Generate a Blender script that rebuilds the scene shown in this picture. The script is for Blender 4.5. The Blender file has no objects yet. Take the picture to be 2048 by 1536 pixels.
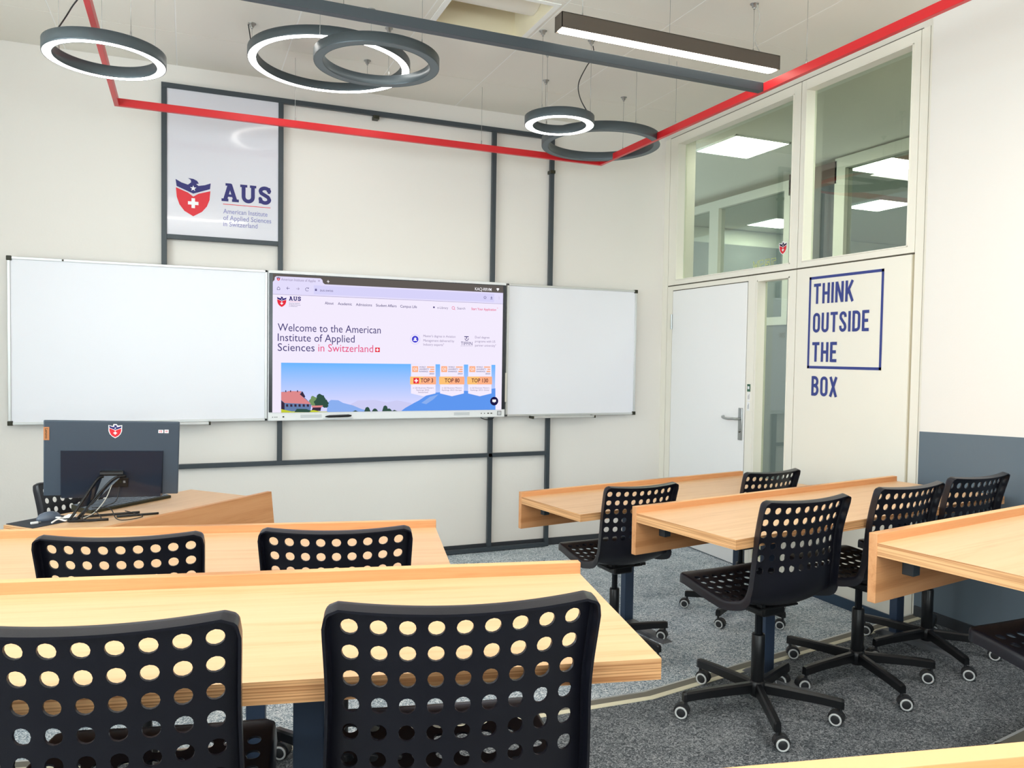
import bpy, bmesh, math, random
from mathutils import Vector, Matrix
random.seed(7)
sc = bpy.context.scene
C = sc.collection
PI = math.pi
def R(d): return math.radians(d)

# ---------------------------------------------------------------- camera
CAMZ = 1.48
_y, _p, _r = 0.3959772, -0.03550043, 0.0150262
_f = Vector((math.sin(_y)*math.cos(_p), math.cos(_y)*math.cos(_p), math.sin(_p)))
_x = Vector((math.cos(_y), -math.sin(_y), 0)); _u = _x.cross(_f)
RX = math.cos(_r)*_x + math.sin(_r)*_u; UP = -math.sin(_r)*_x + math.cos(_r)*_u
cam_d = bpy.data.cameras.new('camera'); cam = bpy.data.objects.new('camera', cam_d); C.objects.link(cam)
cam_d.sensor_width = 36; cam_d.lens = 1555.57/2048*36; cam_d.clip_start = 0.02
cam.matrix_world = Matrix(((RX.x, UP.x, -_f.x, 0), (RX.y, UP.y, -_f.y, 0), (RX.z, UP.z, -_f.z, CAMZ), (0, 0, 0, 1)))
sc.camera = cam
def at(px, py, Y):
    """point of the vertical plane y=Y seen at a photo pixel (survey helper for flat prints on that wall)"""
    d = RX*((px-1024)/1555.57) + UP*((768-py)/1555.57) + _f
    return Vector((d.x*Y/d.y, Y, CAMZ + d.z*Y/d.y))

# ---------------------------------------------------------------- colour management, world, light
vs = sc.view_settings
vs.view_transform = 'Standard'; vs.look = 'None'; vs.gamma = 1; vs.use_curve_mapping = False
vs.exposure = 0.17
w = bpy.data.worlds.new('world'); sc.world = w; w.use_nodes = True
w.node_tree.nodes['Background'].inputs[0].default_value = (0.80, 0.90, 1.0, 1)
w.node_tree.nodes['Background'].inputs[1].default_value = 1.6
def area(name, loc, rot, sx, sy, power, col):
    l = bpy.data.lights.new(name, 'AREA'); l.shape = 'RECTANGLE'; l.size = sx; l.size_y = sy
    l.energy = power; l.color = col
    o = bpy.data.objects.new(name, l); o.location = loc; o.rotation_euler = rot; C.objects.link(o)
    return o
WIN_L = [(-1.9, -0.3), (0.1, 1.7), (2.1, 3.7)]          # window bays in the left wall (y from, y to)
for i, (a, b) in enumerate(WIN_L):      # sky light straight in, and added upward fill to brighten the ceiling
    area('window_daylight', (-2.5, (a+b)/2, 2.0), (0, R(-90), 0), 2.0, b-a, 52, (0.965, 0.945, 1.01))
    area('ceiling_fill', (-2.75, (a+b)/2, 1.1), (0, R(-128), 0), 1.6, b-a, 62, (1.0, 0.965, 0.98))
for i, (a, b) in enumerate([(-1.6, 0.2), (0.7, 2.5)]):
    area('rear_window_fill', ((a+b)/2, -2.8, 2.15), (R(90), 0, 0), b-a, 1.8, 46, (0.965, 0.945, 1.01))  # added fill for front faces, through the unseen rear windows
    area('rear_ceiling_fill', ((a+b)/2, -3.0, 1.3), (R(128), 0, 0), b-a, 1.5, 56, (1.0, 0.965, 0.98))  # added fill tilted up to lift the ceiling

# ---------------------------------------------------------------- materials
def lin(c):
    return tuple(((v/255)/12.92 if v/255 <= 0.04045 else ((v/255+0.055)/1.055)**2.4) for v in c) + (1,)
def mat(name, col, rough=0.5, metal=0.0, spec=0.5, bump=0, bscale=200, coat=0, var=0):
    m = bpy.data.materials.new(name); m.use_nodes = True; nt = m.node_tree; b = nt.nodes['Principled BSDF']
    b.inputs['Base Color'].default_value = lin(col); b.inputs['Roughness'].default_value = rough
    b.inputs['Metallic'].default_value = metal; b.inputs['Specular IOR Level'].default_value = spec
    b.inputs['Coat Weight'].default_value = coat
    tc = nt.nodes.new('ShaderNodeTexCoord'); n = nt.nodes.new('ShaderNodeTexNoise')
    n.inputs['Scale'].default_value = bscale; nt.links.new(tc.outputs['Object'], n.inputs['Vector'])
    if bump:
        bp = nt.nodes.new('ShaderNodeBump'); bp.inputs['Strength'].default_value = bump; bp.inputs['Distance'].default_value = 0.002
        nt.links.new(n.outputs['Fac'], bp.inputs['Height']); nt.links.new(bp.outputs['Normal'], b.inputs['Normal'])
    if var:
        r = nt.nodes.new('ShaderNodeMapRange'); r.inputs['To Min'].default_value = rough-var; r.inputs['To Max'].default_value = rough+var
        nt.links.new(n.outputs['Fac'], r.inputs['Value']); nt.links.new(r.outputs['Result'], b.inputs['Roughness'])
    return m
def emis(name, col, s):
    m = bpy.data.materials.new(name); m.use_nodes = True; nt = m.node_tree; nt.nodes.clear()
    e = nt.nodes.new('ShaderNodeEmission'); e.inputs[0].default_value = lin(col); e.inputs[1].default_value = s
    o = nt.nodes.new('ShaderNodeOutputMaterial'); nt.links.new(e.outputs[0], o.inputs[0]); return m
def glass(name, tint, k=1.0):
    m = bpy.data.materials.new(name); m.use_nodes = True; nt = m.node_tree; nt.nodes.clear()
    t = nt.nodes.new('ShaderNodeBsdfTransparent'); t.inputs[0].default_value = lin(tint)
    g = nt.nodes.new('ShaderNodeBsdfGlossy'); g.inputs['Roughness'].default_value = 0.0; g.inputs[0].default_value = (1, 1, 1, 1)
    lw = nt.nodes.new('ShaderNodeLayerWeight'); lw.inputs[0].default_value = 0.5
    f = nt.nodes.new('ShaderNodeMath'); f.operation = 'POWER'; f.inputs[1].default_value = 4.0; nt.links.new(lw.outputs['Facing'], f.inputs[0])
    mm = nt.nodes.new('ShaderNodeMath'); mm.operation = 'MULTIPLY_ADD'; mm.inputs[1].default_value = 0.9; mm.inputs[2].default_value = 0.045*k
    mx = nt.nodes.new('ShaderNodeMixShader'); o = nt.nodes.new('ShaderNodeOutputMaterial')
    nt.links.new(f.outputs[0], mm.inputs[0]); nt.links.new(mm.outputs[0], mx.inputs[0])
    nt.links.new(t.outputs[0], mx.inputs[1]); nt.links.new(g.outputs[0], mx.inputs[2]); nt.links.new(mx.outputs[0], o.inputs[0]); return m
def wood(name, c1, c2, c3, rough=0.38, sx=1.2, sy=26):
    m = bpy.data.materials.new(name); m.use_nodes = True; nt = m.node_tree; b = nt.nodes['Principled BSDF']; N = nt.nodes.new; L = nt.links.new
    tc = N('ShaderNodeTexCoord'); mp = N('ShaderNodeMapping'); mp.inputs['Scale'].default_value = (sx, sy, sy)
    n1 = N('ShaderNodeTexNoise'); n1.inputs['Scale'].default_value = 1.6; n1.inputs['Detail'].default_value = 6; n1.inputs['Distortion'].default_value = 0.6
    n2 = N('ShaderNodeTexNoise'); n2.inputs['Scale'].default_value = 9; n2.inputs['Detail'].default_value = 3
    L(tc.outputs['Object'], mp.inputs[0]); L(mp.outputs[0], n1.inputs['Vector']); L(mp.outputs[0], n2.inputs['Vector'])
    mx = N('ShaderNodeMath'); mx.operation = 'MULTIPLY_ADD'; mx.inputs[1].default_value = 0.35
    L(n2.outputs['Fac'], mx.inputs[0]); L(n1.outputs['Fac'], mx.inputs[2])
    cr = N('ShaderNodeValToRGB'); e = cr.color_ramp.elements
    e[0].position = 0.42; e[0].color = lin(c3); e[1].position = 0.86; e[1].color = lin(c1)
    k = cr.color_ramp.elements.new(0.62); k.color = lin(c2)
    L(mx.outputs[0], cr.inputs[0]); L(cr.outputs[0], b.inputs['Base Color'])
    bp = N('ShaderNodeBump'); bp.inputs['Strength'].default_value = 0.12; bp.inputs['Distance'].default_value = 0.001
    L(mx.outputs[0], bp.inputs['Height']); L(bp.outputs[0], b.inputs['Normal']); b.inputs['Roughness'].default_value = rough
    return m
def plywood(name, ca, cb):
    m = bpy.data.materials.new(name); m.use_nodes = True; nt = m.node_tree; b = nt.nodes['Principled BSDF']; N = nt.nodes.new; L = nt.links.new
    tc = N('ShaderNodeTexCoord'); mp = N('ShaderNodeMapping'); mp.inputs['Scale'].default_value = (1.5, 1.5, 230)
    n = N('ShaderNodeTexNoise'); n.inputs['Scale'].default_value = 1.0; n.inputs['Detail'].default_value = 2
    L(tc.outputs['Object'], mp.inputs[0]); L(mp.outputs[0], n.inputs['Vector'])
    cr = N('ShaderNodeValToRGB'); e = cr.color_ramp.elements; e[0].position = 0.40; e[0].color = lin(cb); e[1].position = 0.56; e[1].color = lin(ca)
    L(n.outputs['Fac'], cr.inputs[0]); L(cr.outputs[0], b.inputs['Base Color']); b.inputs['Roughness'].default_value = 0.5
    return m
def carpet(name, ca, cb, cc):
    m = bpy.data.materials.new(name); m.use_nodes = True; nt = m.node_tree; b = nt.nodes['Principled BSDF']; N = nt.nodes.new; L = nt.links.new
    tc = N('ShaderNodeTexCoord'); n = N('ShaderNodeTexNoise'); n.inputs['Scale'].default_value = 95; n.inputs['Detail'].default_value = 3; n.inputs['Distortion'].default_value = 1.8
    n2 = N('ShaderNodeTexNoise'); n2.inputs['Scale'].default_value = 6; n2.inputs['Detail'].default_value = 3
    L(tc.outputs['Object'], n.inputs['Vector']); L(tc.outputs['Object'], n2.inputs['Vector'])
    ad = N('ShaderNodeMath'); ad.operation = 'MULTIPLY_ADD'; ad.inputs[1].default_value = 0.18; L(n2.outputs['Fac'], ad.inputs[0]); L(n.outputs['Fac'], ad.inputs[2])
    cr = N('ShaderNodeValToRGB'); e = cr.color_ramp.elements; e[0].position = 0.47; e[0].color = lin(cb); e[1].position = 0.72; e[1].color = lin(cc)
    k = e.new(0.60); k.color = lin(ca)
    L(ad.outputs[0], cr.inputs[0]); L(cr.outputs[0], b.inputs['Base Color']); b.inputs['Roughness'].default_value = 0.95; b.inputs['Specular IOR Level'].default_value = 0.2
    bp = N('ShaderNodeBump'); bp.inputs['Strength'].default_value = 0.6; bp.inputs['Distance'].default_value = 0.004
    L(n.outputs['Fac'], bp.inputs['Height']); L(bp.outputs[0], b.inputs['Normal'])
    return m
M = {}
M['wall'] = mat('white_plaster', (239, 235, 230), 0.85, bump=0.15, bscale=90)
M['ceil'] = mat('ceiling_metal', (238, 234, 224), 0.55, bump=0.03, bscale=40)
M['ceil_joint'] = mat('ceiling_joint', (250, 250, 246), 0.6)
M['recess'] = mat('recess_cream', (238, 228, 200), 0.8)
M['cream'] = mat('cream_lacquer', (246, 242, 230), 0.42, bump=0.02, bscale=60)
M['groove_light'] = mat('beige_gap', (186, 176, 152), 0.8)
M['groove'] = mat('dark_groove', (88, 82, 70), 0.8)  # dark backing strip in the joints
M['door'] = mat('white_lacquer', (250, 250, 250), 0.38, bump=0.02, bscale=60)
M['slate'] = mat('slate_paint', (98, 112, 124), 0.6, bump=0.1, bscale=120)
M['slate_dark'] = mat('skirting_dark', (52, 56, 62), 0.6)
M['skirt_blue'] = mat('skirting_blue', (44, 66, 88), 0.5)
M['steel_dark'] = mat('dark_blue_steel', (58, 67, 74), 0.42, 0.0, bump=0.03, bscale=300)
M['post'] = mat('powder_coated_post', (52, 68, 92), 0.45)
M['foot'] = mat('grey_foot', (96, 98, 102), 0.5)
M['red'] = mat('red_lacquer', (214, 36, 44), 0.35, bump=0.02, bscale=60)
M['lamp'] = mat('anthracite_aluminium', (84, 94, 100), 0.4, 0.35, bump=0.02, bscale=400)
M['lamp_off'] = mat('unlit_diffuser', (104, 116, 122), 0.55)
M['lamp_brown'] = mat('bronze_anodised', (92, 84, 76), 0.4, 0.3)
M['led'] = emis('led_white', (255, 250, 242), 9.0)
M['led2'] = emis('led_linear', (255, 246, 228), 9.0)
M['wire'] = mat('steel_wire', (170, 170, 168), 0.3, 0.8)
M['cord'] = mat('black_cord', (26, 26, 30), 0.5)
M['cord_white'] = mat('clear_cord', (190, 188, 180), 0.5)
M['wood'] = wood('oak_laminate', (232, 190, 147), (228, 184, 139), (214, 168, 120))
M['wood2'] = wood('oak_panel', (220, 160, 110), (213, 151, 100), (196, 134, 84), 0.5)
M['ply'] = plywood('plywood_edge', (236, 184, 130), (186, 128, 80))
M['chair'] = mat('black_polypropylene', (20, 21, 31), 0.33, bump=0.10, bscale=900)
M['black'] = mat('black_metal', (22, 23, 26), 0.32, 0.2)
M['tube'] = mat('black_steel_tube', (28, 32, 38), 0.25, 0.5)
M['caster'] = mat('caster_black', (40, 41, 44), 0.5)
M['ring'] = mat('caster_grey_tyre', (205, 208, 208), 0.5)
M['carpet0'] = carpet('carpet_grey_blue', (184, 198, 208), (106, 122, 136), (248, 250, 252))
M['carpet1'] = carpet('carpet_dark_grey', (100, 105, 110), (62, 67, 71), (150, 153, 156))
M['nose_taupe'] = mat('nosing_rubber', (112, 108, 98), 0.6)
M['nose_cream'] = mat('nosing_cream', (222, 216, 190), 0.5)
M['alu'] = mat('aluminium', (212, 214, 214), 0.35, 0.6)
M['board'] = mat('enamel_whiteboard', (241, 242, 250), 0.30)
M['corner'] = mat('black_plastic', (38, 38, 17), 0.45)
M['bezel'] = mat('screen_bezel', (40, 46, 54), 0.2)
M['tvwhite'] = mat('tv_white', (240, 242, 244), 0.35)
M['tvgrey'] = mat('tv_grille', (208, 212, 216), 0.6)
M['acryl'] = mat('satin_acrylic', (222, 222, 232), 0.12, coat=0.2)
M['monitor'] = mat('monitor_slate', (66, 78, 92), 0.45, bump=0.05, bscale=500)
M['monitor_gloss'] = mat('monitor_gloss', (36, 44, 58), 0.12)
M['copper'] = mat('copper_tag', (206, 140, 96), 0.4, 0.3)
M['navy'] = mat('navy_print', (36, 34, 112), 0.5)
M['navyw'] = mat('navy_vinyl', (52, 66, 140), 0.5)
M['redp'] = mat('red_print', (226, 42, 56), 0.5)
M['whitep'] = mat('white_print', (246, 246, 250), 0.5)
M['lilac'] = mat('lilac_print', (140, 142, 196), 0.5)
M['steel'] = mat('brushed_steel', (176, 180, 180), 0.28, 0.9)
M['green'] = mat('green_sticker', (60, 104, 84), 0.5)
M['paper'] = mat('paper', (246, 246, 246), 0.7)
M['greyp'] = mat('grey_print', (130, 132, 136), 0.6)
M['pad'] = mat('mouse_mat', (38, 42, 52), 0.7)
M['mouse'] = mat('mouse_grey', (96, 106, 122), 0.3)
M['keys'] = mat('key_grey', (118, 128, 142), 0.5)
M['glass'] = glass('greenish_glass', (232, 239, 232), 1.6)
M['glass_clear'] = glass('clear_glass', (235, 242, 240))
M['corr_wall'] = mat('corridor_wall', (228, 226, 214), 0.8)
M['corr_grey'] = mat('corridor_grey', (120, 124, 124), 0.8)
M['corr_dark'] = mat('dark_slats', (70, 74, 76), 0.6)
M['corr_brown'] = mat('brown_fascia', (88, 66, 56), 0.6)
M['corr_frame'] = mat('corridor_frame', (206, 204, 190), 0.6)
M['corr_floor'] = mat('corridor_floor', (150, 152, 146), 0.5)
M['panel_light'] = emis('light_panel', (255, 250, 236), 30.0)
def E(n, c, s=0.89): M[n] = emis('screen_'+n, c, s); return M[n]
E('s_page', (244, 236, 254)); E('s_tool', (228, 222, 252)); E('s_bar', (98, 92, 88)); E('s_ink', (70, 62, 120)); E('s_grey', (150, 138, 172))
E('s_pink', (232, 84, 132)); E('s_red', (232, 48, 66)); E('s_navy', (40, 28, 110)); E('s_white', (252, 250, 255)); E('s_yel', (255, 196, 120)); E('s_or', (255, 178, 136))
E('s_brown', (92, 44, 50)); E('s_mt', (96, 152, 240)); E('s_mt2', (140, 176, 240)); E('s_roof', (222, 138, 140)); E('s_wallb', (104, 128, 170)); E('s_dk', (60, 46, 66))
E('s_tree', (52, 82, 70)); E('s_tree2', (120, 150, 100)); E('s_grass', (196, 204, 60)); E('s_cloud', (206, 206, 244)); E('s_url', (216, 212, 250)); E('s_dknavy', (28, 22, 70)); E('s_grey2', (120, 110, 150))
def sky_ramp():
    m = bpy.data.materials.new('screen_sky_photo'); m.use_nodes = True; nt = m.node_tree; nt.nodes.clear(); N = nt.nodes.new; L = nt.links.new
    tc = N('ShaderNodeTexCoord'); sp = N('ShaderNodeSeparateXYZ'); mr = N('ShaderNodeMapRange'); cr = N('ShaderNodeValToRGB'); e = N('ShaderNodeEmission'); o = N('ShaderNodeOutputMaterial')
    L(tc.outputs['Object'], sp.inputs[0]); L(sp.outputs['Y'], mr.inputs['Value']); mr.inputs['From Min'].default_value = 0.0; mr.inputs['From Max'].default_value = 0.33
    L(mr.outputs[0], cr.inputs[0]); L(cr.outputs[0], e.inputs[0]); L(e.outputs[0], o.inputs[0])
    el = cr.color_ramp.elements; el[0].color = lin((206, 206, 250)); el[0].position = 0.15; el[1].color = lin((104, 174, 255)); el[1].position = 1.0
    return m
M['s_sky'] = sky_ramp()

# ---------------------------------------------------------------- mesh helpers
class MB:
    def __init__(s): s.v = []; s.f = []; s.m = []; s.mats = []; s.sm = []
    def mi(s, m):
        if m not in s.mats: s.mats.append(m)
        return s.mats.index(m)
    def poly(s, pts, m, smooth=False):
        k = len(s.v); s.v += [tuple(p) for p in pts]; s.f.append(tuple(range(k, k+len(pts)))); s.m.append(s.mi(m)); s.sm.append(smooth)
    def mesh(s, vs_, fs, m, smooth=False):
        k = len(s.v); s.v += [tuple(p) for p in vs_]; i = s.mi(m)
        for f in fs: s.f.append(tuple(k+a for a in f)); s.m.append(i); s.sm.append(smooth)
    def box(s, x0, x1, y0, y1, z0, z1, m, mtop=None, bev=0.0, T=None):
        if x0 > x1: x0, x1 = x1, x0
        if y0 > y1: y0, y1 = y1, y0
        if z0 > z1: z0, z1 = z1, z0
        b = min(bev, (x1-x0)/2.2, (y1-y0)/2.2, (z1-z0)/2.2)
        if b <= 0:
            vs_ = [(x, y, z) for z in (z0, z1) for y in (y0, y1) for x in (x0, x1)]
            fs = [(0, 2, 3, 1), (4, 5, 7, 6), (0, 1, 5, 4), (2, 6, 7, 3), (0, 4, 6, 2), (1, 3, 7, 5)]
            if T: vs_ = [T @ Vector(p) for p in vs_]
            s.mesh(vs_, fs, m)
            if mtop is not None: s.m[-5] = s.mi(mtop); s.m[-6] = s.mi(mtop)
            return
        bm = bmesh.new(); bmesh.ops.create_cube(bm, size=1)
        for v in bm.verts: v.co = Vector(((x0+x1)/2+v.co.x*(x1-x0), (y0+y1)/2+v.co.y*(y1-y0), (z0+z1)/2+v.co.z*(z1-z0)))
        bmesh.ops.bevel(bm, geom=bm.edges[:], offset=b, segments=2, affect='EDGES', profile=0.6)
        bm.verts.index_update(); bm.normal_update()
        k = len(s.v); s.v += [tuple(T @ v.co if T else v.co) for v in bm.verts]
        for f in bm.faces:
            s.f.append(tuple(k+v.index for v in f.verts)); top = mtop is not None and abs(f.normal.z) > 0.9
            s.m.append(s.mi(mtop if top else m)); s.sm.append(f.calc_area() < 4*b*max(x1-x0, y1-y0, z1-z0) and abs(max(f.normal, key=abs)) < 0.98)
        bm.free()
    def lathe(s, prof, m, c=(0, 0, 0), seg=24, axis='z', caps=True, smooth=True):
        vs_ = []; fs = []; n = len(prof)
        for i in range(seg):
            a = 2*PI*i/seg
            for r, h in prof:
                p = (r*math.cos(a), r*math.sin(a), h)
                if axis == 'y': p = (p[0], p[2], p[1])
                if axis == 'x': p = (p[2], p[0], p[1])
                vs_.append((p[0]+c[0], p[1]+c[1], p[2]+c[2]))
        for i in range(seg):
            j = (i+1) % seg
            for k in range(n-1): fs.append((i*n+k, j*n+k, j*n+k+1, i*n+k+1))
        s.mesh(vs_, fs, m, smooth)
        if caps:
            if prof[0][0] > 1e-6: s.poly([vs_[i*n] for i in range(seg)][::-1], m)
            if prof[-1][0] > 1e-6: s.poly([vs_[i*n+n-1] for i in range(seg)], m)
    def tube(s, pts, r, m, seg=8, sub=6):
        P = [Vector(p) for p in pts]
        if len(P) > 2 and sub > 1:
            Q = []
            for i in range(len(P)-1):
                p0 = P[max(i-1, 0)]; p1 = P[i]; p2 = P[i+1]; p3 = P[min(i+2, len(P)-1)]
                for k in range(sub):
                    t = k/sub; Q.append(0.5*((2*p1)+(-p0+p2)*t+(2*p0-5*p1+4*p2-p3)*t*t+(-p0+3*p1-3*p2+p3)*t**3))
            Q.append(P[-1]); P = Q
        vs_ = []; fs = []; up = Vector((0, 0, 1)); prev = None
        for i, p in enumerate(P):
            d = (P[min(i+1, len(P)-1)]-P[max(i-1, 0)]).normalized()
            a = prev - d*prev.dot(d) if prev is not None else (up.cross(d) if abs(d.z) < 0.95 else Vector((1, 0, 0)).cross(d))
            a.normalize(); prev = a; b = d.cross(a)
            for k in range(seg):
                t = 2*PI*k/seg; vs_.append(p+a*(r*math.cos(t))+b*(r*math.sin(t)))
        for i in range(len(P)-1):
            for k in range(seg):
                k2 = (k+1) % seg; fs.append((i*seg+k, i*seg+k2, (i+1)*seg+k2, (i+1)*seg+k))
        fs.append(tuple(range(seg))[::-1]); fs.append(tuple((len(P)-1)*seg+k for k in range(seg)))
        s.mesh(vs_, fs, m, True)
    def prism(s, pts2, a, b, m, axes='xy', mtop=None):
        """extrude a 2D outline between a and b along the third axis"""
        def P(u, v, h): return {'xy': (u, v, h), 'xz': (u, h, v), 'yz': (h, u, v)}[axes]
        n = len(pts2); vs_ = [P(u, v, a) for u, v in pts2]+[P(u, v, b) for u, v in pts2]
        fs = [tuple(range(n))[::-1], tuple(range(n, 2*n))]+[(i, (i+1) % n, n+(i+1) % n, n+i) for i in range(n)]
        k = len(s.m); s.mesh(vs_, fs, m)
        if mtop is not None: s.m[k] = s.m[k+1] = s.mi(mtop)
    def data(s, name):
        me = bpy.data.meshes.new(name); me.from_pydata(s.v, [], s.f)
        for m in s.mats: me.materials.append(m)
        for p, i, q in zip(me.polygons, s.m, s.sm): p.material_index = i; p.use_smooth = q
        bm = bmesh.new(); bm.from_mesh(me); bmesh.ops.recalc_face_normals(bm, faces=bm.faces); bm.to_mesh(me); bm.free()
        me.update(); return me
    def build(s, name, parent=None, loc=None, mw=None, label=None, keep=False):
        me = s.data(name)
        o = bpy.data.objects.new(name, me); C.objects.link(o)
        if parent: o.parent = parent
        if loc is not None: o.location = loc
        if mw is not None: o.matrix_local = mw
        if label: o['label'] = label
        return o
def box(name, x0, x1, y0, y1, z0, z1, m, parent=None, bev=0.0, mtop=None, label=None):
    b = MB(); cx, cy, cz = (x0+x1)/2, (y0+y1)/2, (z0+z1)/2
    b.box(x0-cx, x1-cx, y0-cy, y1-cy, z0-cz, z1-cz, m, mtop, bev); return b.build(name, parent, (cx, cy, cz), label=label)
def link(name, me, parent=None, loc=(0, 0, 0), rz=0.0):
    o = bpy.data.objects.new(name, me); C.objects.link(o); o.parent = parent; o.location = loc; o.rotation_euler = (0, 0, rz); return o
def thing(name, loc, rz, label, cat, group=None):
    o = bpy.data.objects.new(name, None); C.objects.link(o); o.empty_display_size = 0.1
    o.location = loc; o.rotation_euler = (0, 0, rz); o['label'] = label; o['category'] = cat
    if group: o['group'] = group
    return o
def tag(o, label, cat, group=None):
    o['label'] = label; o['category'] = cat
    if group: o['group'] = group
    return o
def struct(o): o['kind'] = 'structure'; return o
def inv(parent, o):
    """keep a child built in world space where it is"""
    bpy.context.view_layer.update(); o.parent = parent; o.matrix_parent_inverse = parent.matrix_basis.inverted(); return o

# ---------------------------------------------------------------- flat print (lettering, emblems)
_tc = {}
def text_mesh(body, bold=0.0):
    k = (body, bold)
    if k in _tc: return _tc[k]
    cu = bpy.data.curves.new('t', 'FONT'); cu.body = body; cu.size = 1; cu.offset = bold; cu.resolution_u = 3
    o = bpy.data.objects.new('t', cu); C.objects.link(o); bpy.context.view_layer.update()
    me = bpy.data.meshes.new_from_object(o); r = ([v.co.copy() for v in me.vertices], [tuple(p.vertices) for p in me.polygons])
    bpy.data.objects.remove(o); bpy.data.meshes.remove(me); bpy.data.curves.remove(cu); _tc[k] = r; return r
CAP = max(v.y for v in text_mesh('H')[0])
def txt(mb, body, x0, y, x1, cap, m, z=0.0, bold=0.0):
    vs_, fs = text_mesh(body, bold)
    a = min(v.x for v in vs_); b = max(v.x for v in vs_); sy = cap/CAP; sx = sy if x1 is None else (x1-x0)/(b-a)
    mb.mesh([(x0+(v.x-a)*sx, y+v.y*sy, z) for v in vs_], fs, m)
_zk = [0]
def stroke(mb, pts, w_, m, z=0.0, closed=False):
    n = len(pts)
    for i in range(n if closed else n-1):
        a = Vector(pts[i]); b = Vector(pts[(i+1) % n]); d = (b-a)
        if d.length < 1e-9: continue
        d.normalize(); q = Vector((-d.y, d.x))*w_/2; _zk[0] = (_zk[0]+1) % 24; z_ = z+_zk[0]*1.2e-5
        mb.poly([(*(a-q), z_), (*(b-q), z_), (*(b+q), z_), (*(a+q), z_)], m)
        if (i < n-2) or closed:
            c = Vector(pts[(i+1) % n]); mb.poly([(c.x+w_/2*math.cos(t*PI/5), c.y+w_/2*math.sin(t*PI/5), z_+6e-6) for t in range(10)], m)
def disc(mb, x, y, r, m, z=0.0, n=24): mb.poly([(x+r*math.cos(2*PI*i/n), y+r*math.sin(2*PI*i/n), z) for i in range(n)], m)
def rect(mb, x0, x1, y0, y1, m, z=0.0): mb.poly([(x0, y0, z), (x1, y0, z), (x1, y1, z), (x0, y1, z)], m)
def tri(mb, pts, m, z):
    from mathutils.geometry import tessellate_polygon
    V = [Vector((p[0], p[1], 0)) for p in pts]
    fs = tessellate_polygon([V]); mb.mesh([(p[0], p[1], z) for p in pts], [tuple(f) for f in fs], m)
def arc(cx, cy, rx, ry, a0, a1, n=8): return [(cx+rx*math.cos(R(a0+(a1-a0)*i/n)), cy+ry*math.sin(R(a0+(a1-a0)*i/n))) for i in range(n+1)]
GL = {  # condensed sans letters, centre lines in a box w x 1
 'T': (.46, [[(0, .93), (.46, .93)], [(.23, 0), (.23, 1)]]),
 'H': (.46, [[(.07, 0), (.07, 1)], [(.39, 0), (.39, 1)], [(.07, .5), (.39, .5)]]),
 'I': (.14, [[(.07, 0), (.07, 1)]]),
 'N': (.50, [[(.07, 0), (.07, 1)], [(.43, 0), (.43, 1)], [(.08, .98), (.42, .02)]]),
 'K': (.50, [[(.07, 0), (.07, 1)], [(.08, .36), (.42, 1)], [(.2, .56), (.44, 0)]]),
 'E': (.40, [[(.07, 0), (.07, 1)], [(.07, .93), (.4, .93)], [(.07, .51), (.35, .51)], [(.07, .07), (.4, .07)]]),
 'O': (.46, [arc(.23, .77, .16, .16, 0, 180)+arc(.23, .23, .16, .16, 180, 360)+[(.39, .77)]]),
 'U': (.46, [[(.07, 1)]+arc(.23, .23, .16, .16, 180, 360)+[(.39, 1)]]),
 'S': (.44, [[(.37, .72)]+arc(.22, .77, .15, .16, 10, 180)+[(.08, .68), (.34, .36)]+arc(.22, .23, .15, .16, 0, -180)+[(.07, .3)]]),
 'D': (.46, [[(.07, 0), (.07, 1)], [(.05, .93), (.2, .93)]+arc(.22, .76, .17, .17, 80, 0)+arc(.22, .24, .17, .17, 0, -80)+[(.05, .07)]]),
 'B': (.46, [[(.07, 0), (.07, 1)], [(.05, .93), (.2, .93)]+arc(.2, .73, .17, .2, 80, -80)+[(.07, .52)], [(.07, .52), (.2, .52)]+arc(.22, .29, .17, .22, 80, -80)+[(.05, .07)]]),
 'X': (.48, [[(.06, 0), (.42, 1)], [(.06, 1), (.42, 0)]]),
}
def cond(mb, word, x0, y, x1, h, m, z=0.0):
    W = sum(GL[c][0] for c in word)+.11*(len(word)-1); k = (x1-x0)/W; x = x0
    for c in word:
        for pl in GL[c][1]: stroke(mb, [(x+p[0]*k, y+p[1]*h) for p in pl], .148*k, m, z)
        x += (GL[c][0]+.11)*k
def slab_aus(mb, x0, y, x1, h, m, z=0.0):
    k = (x1-x0)/3.1; sw = .24*k
    def S(p): stroke(mb, [(x0+a*k, y+b*h) for a, b in p], sw, m, z)
    def B(a, b, c, d): _zk[0] = (_zk[0]+1) % 24; rect(mb, x0+a*k, x0+b*k, y+c*h, y+d*h, m, z+_zk[0]*1.2e-5+3e-6)
    S([(.22, .08), (.5, .95)]); S([(.52, .95), (.84, .08)]); B(.25, .8, .26, .4); B(0, .42, 0, .15); B(.64, 1.06, 0, .15); B(.24, .6, .86, 1)
    B(1.14, 1.58, .86, 1); B(1.74, 2.14, .86, 1); S([(1.35, .95)]+arc(1.64, .34, .29, .25, 180, 360)+[(1.93, .95)])
    S([(2.86, .68)]+arc(2.68, .73, .28, .18, 10, 180, 8)+[(2.45, .62), (2.88, .42)]+arc(2.68, .28, .28, .19, 0, -180, 8)+[(2.4, .34)]); B(2.86, 3.02, .62, .95); B(2.3, 2.46, .05, .4)
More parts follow.
